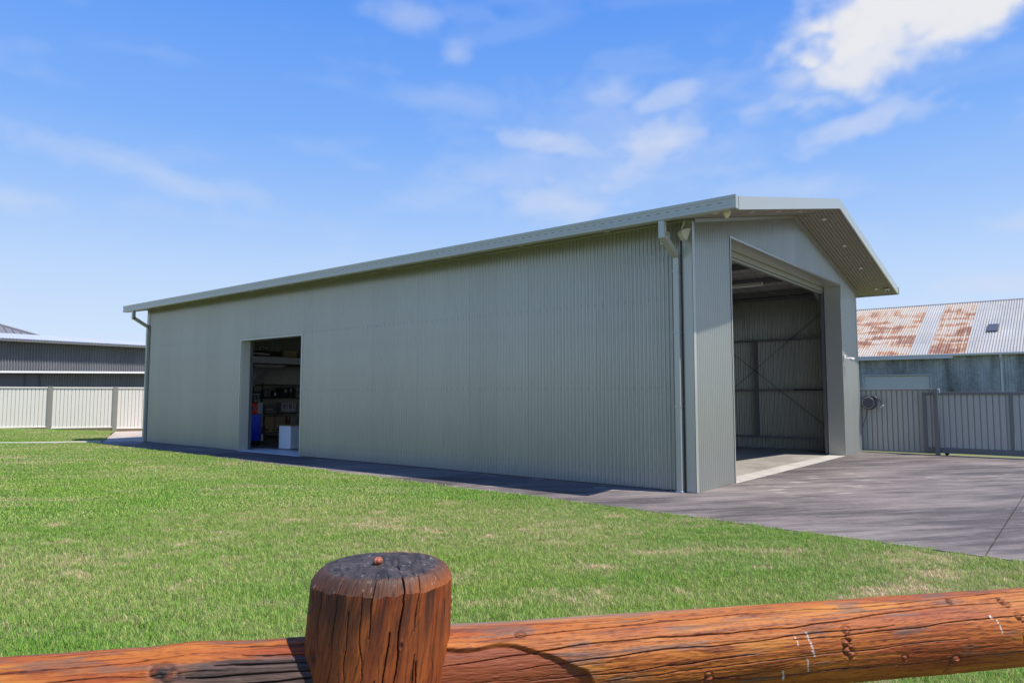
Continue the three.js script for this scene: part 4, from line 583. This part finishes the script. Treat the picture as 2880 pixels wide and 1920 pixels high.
// right hand rail: long shakes, clusters of small knots, a worn hollow next to the post
{
  const rr = rng(5), cracks = [[0.42, 0.08, 1.5, 0.0011, 0.006, 1.3], [0.80, -0.02, 1.5, 0.0011, 0.006, 4.1], [1.10, 0.10, 0.85, 0.0010, 0.005, 7.7], [1.22, 0.62, 1.5, 0.0009, 0.005, 9.2], [1.38, 0.12, 0.55, 0.0012, 0.006, 12.9], [1.58, 0.25, 1.0, 0.0008, 0.004, 17.3], [0.15, 0.2, 0.7, 0.0007, 0.004, 21.1], [1.85, 0.05, 0.6, 0.0014, 0.007, 25.5], [-0.05, 0.7, 1.5, 0.0007, 0.004, 29.3], [2.05, 0.5, 1.5, 0.0009, 0.005, 33.1], [0.62, 0.75, 1.5, 0.0006, 0.003, 37.7]];
  const knots = []; const cl = (u, a0, n, kr, kh) => { for (let k = 0; k < n; k++) knots.push([u + (rr() - 0.5) * 0.018, a0 + k * kr * 1.5 / 0.075, kr * (0.7 + rr() * 0.6), kh * (0.6 + rr() * 0.7)]); };
  cl(0.735, 0.98, 7, 0.0048, 0.0065); cl(1.135, 0.97, 6, 0.0048, 0.0065); cl(0.96, 1.92, 2, 0.007, 0.007); cl(0.96, 2.3, 1, 0.006, 0.006); cl(1.0, 0.3, 2, 0.005, 0.004); cl(1.12, 0.42, 3, 0.005, 0.004); cl(0.45, 1.75, 5, 0.006, 0.005); cl(0.11, 0.5, 1, 0.005, 0.002); cl(0.86, 1.75, 1, 0.005, 0.003);
  const hollow = (u, a) => { const ab = 0.74 + 0.62 * step(0.1, 0.23, u) + 0.04 * Math.sin(u * 60) + 0.5 * step(0.225, 0.25, u); return step(ab - 0.03, ab + 0.05, a) * step(0.262, 0.245, u); };
  rail('log_rail', 'orange-brown log rail running right from the round post', POSTU, 1.75, POSTU + 0.06, 1.32, 3, {
    cracks, knots, twist: 0.42, grey: (u) => 0.75 * step(0.75, 0.15, u), shape: (u, a) => -0.007 * hollow(u, a),
    paint: (u, a, c, g1) => { let k = hollow(u, a); c = mix3(c, mix3(DEEP, [0.24, 0.058, 0.02], g1), k * 0.85);
      for (const [uu, a0, a1, wd] of [[0.655, 0.95, 1.55, 0.0014], [0.63, 1.0, 1.25, 0.0007], [0.648, 1.55, 1.9, 0.0012], [1.062, 0.88, 0.98, 0.0026], [1.072, 1.0, 1.34, 0.0010], [0.60, 1.8, 2.1, 0.0015]]) { const dd = Math.abs(u - uu - (a - a0) * 0.012 + (n3(a * 30, uu * 9, 1) - 0.5) * 0.003); if (a > a0 && a < a1 && dd < wd && n3(a * 60, u * 300, 4) > 0.25) c = [0.55, 0.50, 0.46]; } return c; },
  });
}
// left hand rail: swirling grain round a knot hole, blackened wood next to the post
{
  const cracks = [[0.45, -1.2, -0.42, 0.0009, 0.005, 2.2], [0.80, -0.62, -0.34, 0.0008, 0.004, 6.6], [0.22, -0.36, -0.18, 0.0020, 0.010, 11.1], [0.48, -0.34, -0.18, 0.0026, 0.012, 15.4], [0.72, -0.38, -0.16, 0.0020, 0.010, 19.9], [0.95, -0.42, -0.16, 0.0018, 0.010, 23.3], [1.15, -0.44, -0.16, 0.0016, 0.009, 27.2], [0.95, -0.70, -0.45, 0.0008, 0.004, 31.5], [-0.05, -0.55, -0.2, 0.0008, 0.004, 35.2]];
  const knots = [[-0.455, 0.72, 0.010, 0.004], [-0.44, 0.86, 0.008, 0.003]];
  rail('log_rail', 'orange-brown log rail running left from the round post, charred at its end', -1.35, POSTU, -0.86, POSTU - 0.05, 8, {
    cracks, knots, shape: (u, a) => 0.004 * step(-0.5, -0.42, u) * step(-0.33, -0.42, u) * step(1.4, 0.6, a) - 0.004 * step(-0.36, -0.24, u) * step(0.1, 0.5, a) - 0.004,
    paint: (u, a, c, g1, g3) => { const k = step(0.0, 0.12, a - (0.24 + (-0.22 - u) * 2.3) + (g3 - 0.5) * 0.9) * step(-0.52, -0.38, u); c = mix3(c, mix3(CHAR, [0.075, 0.05, 0.042], step(0.42, 0.68, g1)), k * 0.94); const h = Math.exp(-(((u + 0.452) / 0.011) ** 2) - (((a - 0.80) / 0.15) ** 2)); return mix3(c, CHAR, clamp(h * 1.2)); },
  });
}
// the round post
{
  const top = 1.258, R = 0.116, centre = P0.clone().addScaledVector(AX, POSTU);
  const rows = []; for (let k = 0; k <= 44; k++) rows.push(['top', k / 44]); for (let k = 1; k <= 12; k++) rows.push(['cham', k / 12]); for (let d = 0.024; d < 0.36; d += 0.0022) rows.push(['side', d]); for (let d = 0.36; d < 1.28; d += 0.04) rows.push(['side', d]);
  const ths = []; for (let a = -Math.PI; a < -2.1; a += 0.06) ths.push(a); for (let a = -2.1; a < 2.1; a += 0.0085) ths.push(a); for (let a = 2.1; a < Math.PI; a += 0.06) ths.push(a); ths.push(Math.PI); const nv = ths.length - 1, D2R = Math.PI / 180;
  const cr = [[16, 9, 0.0, 0.16, 0.0020, 0.014, 1], [31, 24, 0.0, 0.085, 0.0012, 0.008, 2], [-9, -11, -0.02, 0.09, 0.0009, 0.006, 3], [-41, -40, 0.0, 0.25, 0.0008, 0.005, 4], [3, -4, 0.08, 0.36, 0.0014, 0.008, 5], [-19, -13, 0.02, 0.2, 0.0007, 0.004, 6], [25, 18, 0.12, 0.3, 0.0012, 0.007, 7], [26, 27, 0.13, 0.36, 0.0016, 0.009, 8], [-28, -27, 0.05, 0.16, 0.0007, 0.004, 9], [8, 6, 0.17, 0.36, 0.0010, 0.006, 10], [-60, -58, 0.0, 0.12, 0.0012, 0.008, 11], [48, 40, 0.03, 0.3, 0.0005, 0.003, 12], [-5, -12, 0.15, 0.36, 0.0008, 0.005, 13], [-72, -70, 0.0, 0.05, 0.0016, 0.010, 14], [60, 57, 0.02, 0.2, 0.0005, 0.003, 15]];
  for (const k of cr) { k[4] *= 0.42; k[5] *= 0.7; } { const q = rng(91); for (let k = 0; k < 26; k++) { const d0 = q() * 0.28, a = mix(-85, 85, q()); cr.push([a, a + mix(-6, 3, q()), d0, d0 + 0.03 + q() * 0.14, 0.00005 + 0.00012 * q(), 0.0009, 20 + k]); } }
  const geo = gridMesh(rows.length - 1, nv, (i, j) => {
    const [kind, q] = rows[i], th = ths[j], nick = 0.010 * (fbm(Math.cos(th) * 9 + 3, Math.sin(th) * 9, 1, 3) - 0.5), deg = th / D2R, ct = Math.cos(th), st = Math.sin(th);
    const lump = 1 + 0.035 * (fbm(ct * 1.4 + 5, st * 1.4, 2, 2) - 0.5); const rim = 0.96 + 0.05 * (fbm(ct * 3 + 9, st * 3, 4, 3) - 0.5);
    let rad, y, c, d = 0;
    const rTop = R * lump * 0.845 * (1 + 0.05 * (fbm(ct * 4, st * 4, 7, 3) - 0.5));
    if (kind === 'top') {
      rad = rTop * q; const x2 = ct * rad, z2 = st * rad, f = fbm(x2 * 60, z2 * 60, 3, 4), ridge = fbm(x2 * 30 + 4, z2 * 160, 8, 3), ringn = fbm(q * 40, deg * 0.05, 6, 2);
      y = top + 0.004 * (1 - q * q) + (f - 0.5) * 0.0045 + (ridge - 0.5) * 0.003 + (ringn - 0.5) * 0.0012;
      c = mix3([0.026, 0.020, 0.019], [0.072, 0.056, 0.052], clamp(f * 1.4 - 0.2)); c = mix3(c, [0.012, 0.011, 0.012], step(0.56, 0.68, ridge) * 0.7); c = mix3(c, [0.30, 0.29, 0.30], step(0.77, 0.83, fbm(x2 * 130, z2 * 210, 5, 3)) * 0.6); c = mix3(c, [0.15, 0.055, 0.02], step(0.9, 1.0, q) * step(20, 60, deg) * 0.6);
      const ck = Math.abs(z2 - 0.022 - 0.01 * (fbm(x2 * 30, 3, 3, 3) - 0.5)); const kk = step(0.0016, 0.0004, ck) * step(0.06, 0.045, Math.abs(x2)); y -= kk * 0.004; c = mix3(c, [0.008, 0.007, 0.007], kk);
      for (let s = 0; s < 26; s++) { const sd = (s * 13.85 + 7 * hash3(s, 1, 1)) - 180, ddg = Math.abs(((deg - sd + 540) % 360) - 180) * D2R * rad; const k = step(0.0011, 0.0003, ddg) * step(0.45 + 0.4 * hash3(s, 3, 2), 0.95, q); y -= k * 0.0025; c = mix3(c, [0.012, 0.010, 0.010], k * 0.8); }
    } else {
      const ch = kind === 'cham'; d = ch ? 0.022 * q - 0.0 : q; const rs = R * lump;
      const big = (ch ? mix(rTop, rs, Math.pow(q, 0.72)) : rs * (1 - 0.0 * q)); rad = big; y = top - (ch ? 0.024 * Math.pow(q, 1.5) : d) + nick * (ch ? q : step(0.07, 0.024, d));
      const wob = (fbm(d * 5, ct * 2, st * 2, 3) - 0.5) * 0.02, s = th * R + wob + d * 0.12 * ct;
      const g1 = fbm(s * 330, d * 10, 4, 3), g2 = fbm(s * 700, d * 60, 7, 2), g3 = fbm(s * 50, d * 4, 2, 4), blot = fbm(ct * 2.5, st * 2.5, d * 9, 4);
      rad += (g1 - 0.5) * 0.0012 + (g2 - 0.5) * 0.0011 + 0.004 * (fbm(ct * 2, st * 2, d * 4, 2) - 0.5);
      c = mix3([0.205, 0.040, 0.010], [0.33, 0.088, 0.016], clamp(0.45 + (g3 - 0.5) * 1.5 + (blot - 0.5) * 1.2)); c = mix3(c, [0.095, 0.019, 0.007], clamp(step(0.50, 0.76, g1) * 0.5 + step(0.50, 0.8, g2) * 0.55));
      const low = step(0.16, 0.02, d) * step(0.36, 0.66, fbm(s * 90, d * 10, 11, 3) + step(-5, -45, deg) * 0.22) ; c = mix3(c, [0.035, 0.016, 0.011], ch ? 0 : low * 0.85);
      if (ch) { const side = step(-10, 45, deg); c = mix3(mix3([0.095, 0.040, 0.022], [0.045, 0.032, 0.028], fbm(s * 160, q * 3, 5, 3)), [0.26, 0.072, 0.016], side * 0.75 * q + 0.25 * q * q); c = mix3(c, [0.34, 0.28, 0.24], step(0.74, 0.82, fbm(s * 260, q * 4, 8, 3)) * 0.5); c = mix3(c, [0.03, 0.018, 0.014], step(0.62, 0.74, fbm(s * 320, q * 2, 3, 3)) * 0.7); }
      for (const [a0, a1, d0, d1, wid, dep, ph] of cr) { const dd0 = ch ? 0.02 * q : d; if (dd0 < d0 - 0.002 || dd0 > d1) continue; const t = clamp((dd0 - d0) / (d1 - d0)), line = mix(a0, a1, t) + (fbm(dd0 * 24, ph, 3, 3) - 0.5) * 5, dist = Math.abs(deg - line) * D2R * R, en = step(d1, d1 - 0.04, dd0), ww = wid * en * (0.45 + 1.1 * fbm(dd0 * 30, ph, 8, 2)), k = step(ww + 0.0007, ww * 0.3, dist) * (en > 0.02 ? 1 : 0); rad -= dep * k; c = mix3(c, [0.022, 0.010, 0.007], k * (wid < 0.0002 ? 0.6 : 0.92)); }
      const kn = (ka, kd, kr) => { const q2 = Math.hypot((deg - ka) * D2R * R, (d - kd) * 0.7) / kr; if (q2 < 2.4) { rad += 0.003 * Math.exp(-q2 * q2) - 0.004 * Math.exp(-((q2 - 0.4) ** 2) * 9); c = mix3(c, [0.035, 0.014, 0.01], Math.exp(-q2 * q2 * 2.2) * 0.85); } }; if (!ch) { kn(-62, 0.13, 0.012); kn(7, 0.235, 0.007); kn(14, 0.10, 0.004); kn(-14, 0.24, 0.004); }
      rad += 0.005 * step(-58, -75, deg) * step(-125, -105, deg) * step(0.148, 0.136, d) * step(0.0, 0.03, d);
    }
    rad += Math.min(d, 0.4) * 0.03; const lean = -0.055 * Math.min(d, 0.4); return [centre.x + AX.x * (st * rad + lean) + NC.x * ct * rad, y, centre.z + AX.z * (st * rad + lean) + NC.z * ct * rad, ...c];
  });
  const g = thing('log_post', 'stout round timber post with dark weathered flat top', 'fence post', 'log fence'); part('log', geo, woodMat, g);
  // the dry seed lying on top of the post
  const s = new THREE.SphereGeometry(0.011, 24, 16), p = s.attributes.position; for (let i = 0; i < p.count; i++) { const x = p.getX(i), y = p.getY(i), z = p.getZ(i), gr = 1 - 0.22 * Math.exp(-((z / 0.0016) ** 2)) * (y > -0.004 ? 1 : 0) + 0.1 * (n3(x * 400, y * 400, z * 400) - 0.5); p.setXYZ(i, x * 1.05 * gr, y * 0.72 * gr, z * 0.85 * gr); } s.computeVertexNormals(); s.rotateY(0.5);
  const at = centre.clone().addScaledVector(AX, -0.012).addScaledVector(NC, 0.012); s.scale(0.85, 0.85, 0.85); s.translate(at.x, top + 0.0095, at.z);
  one('seed_pod', s, mat([0.30, 0.085, 0.04], 0.5), 'small brown split seed lying on the post top', 'seed');
}
renderer.render(scene, camera);
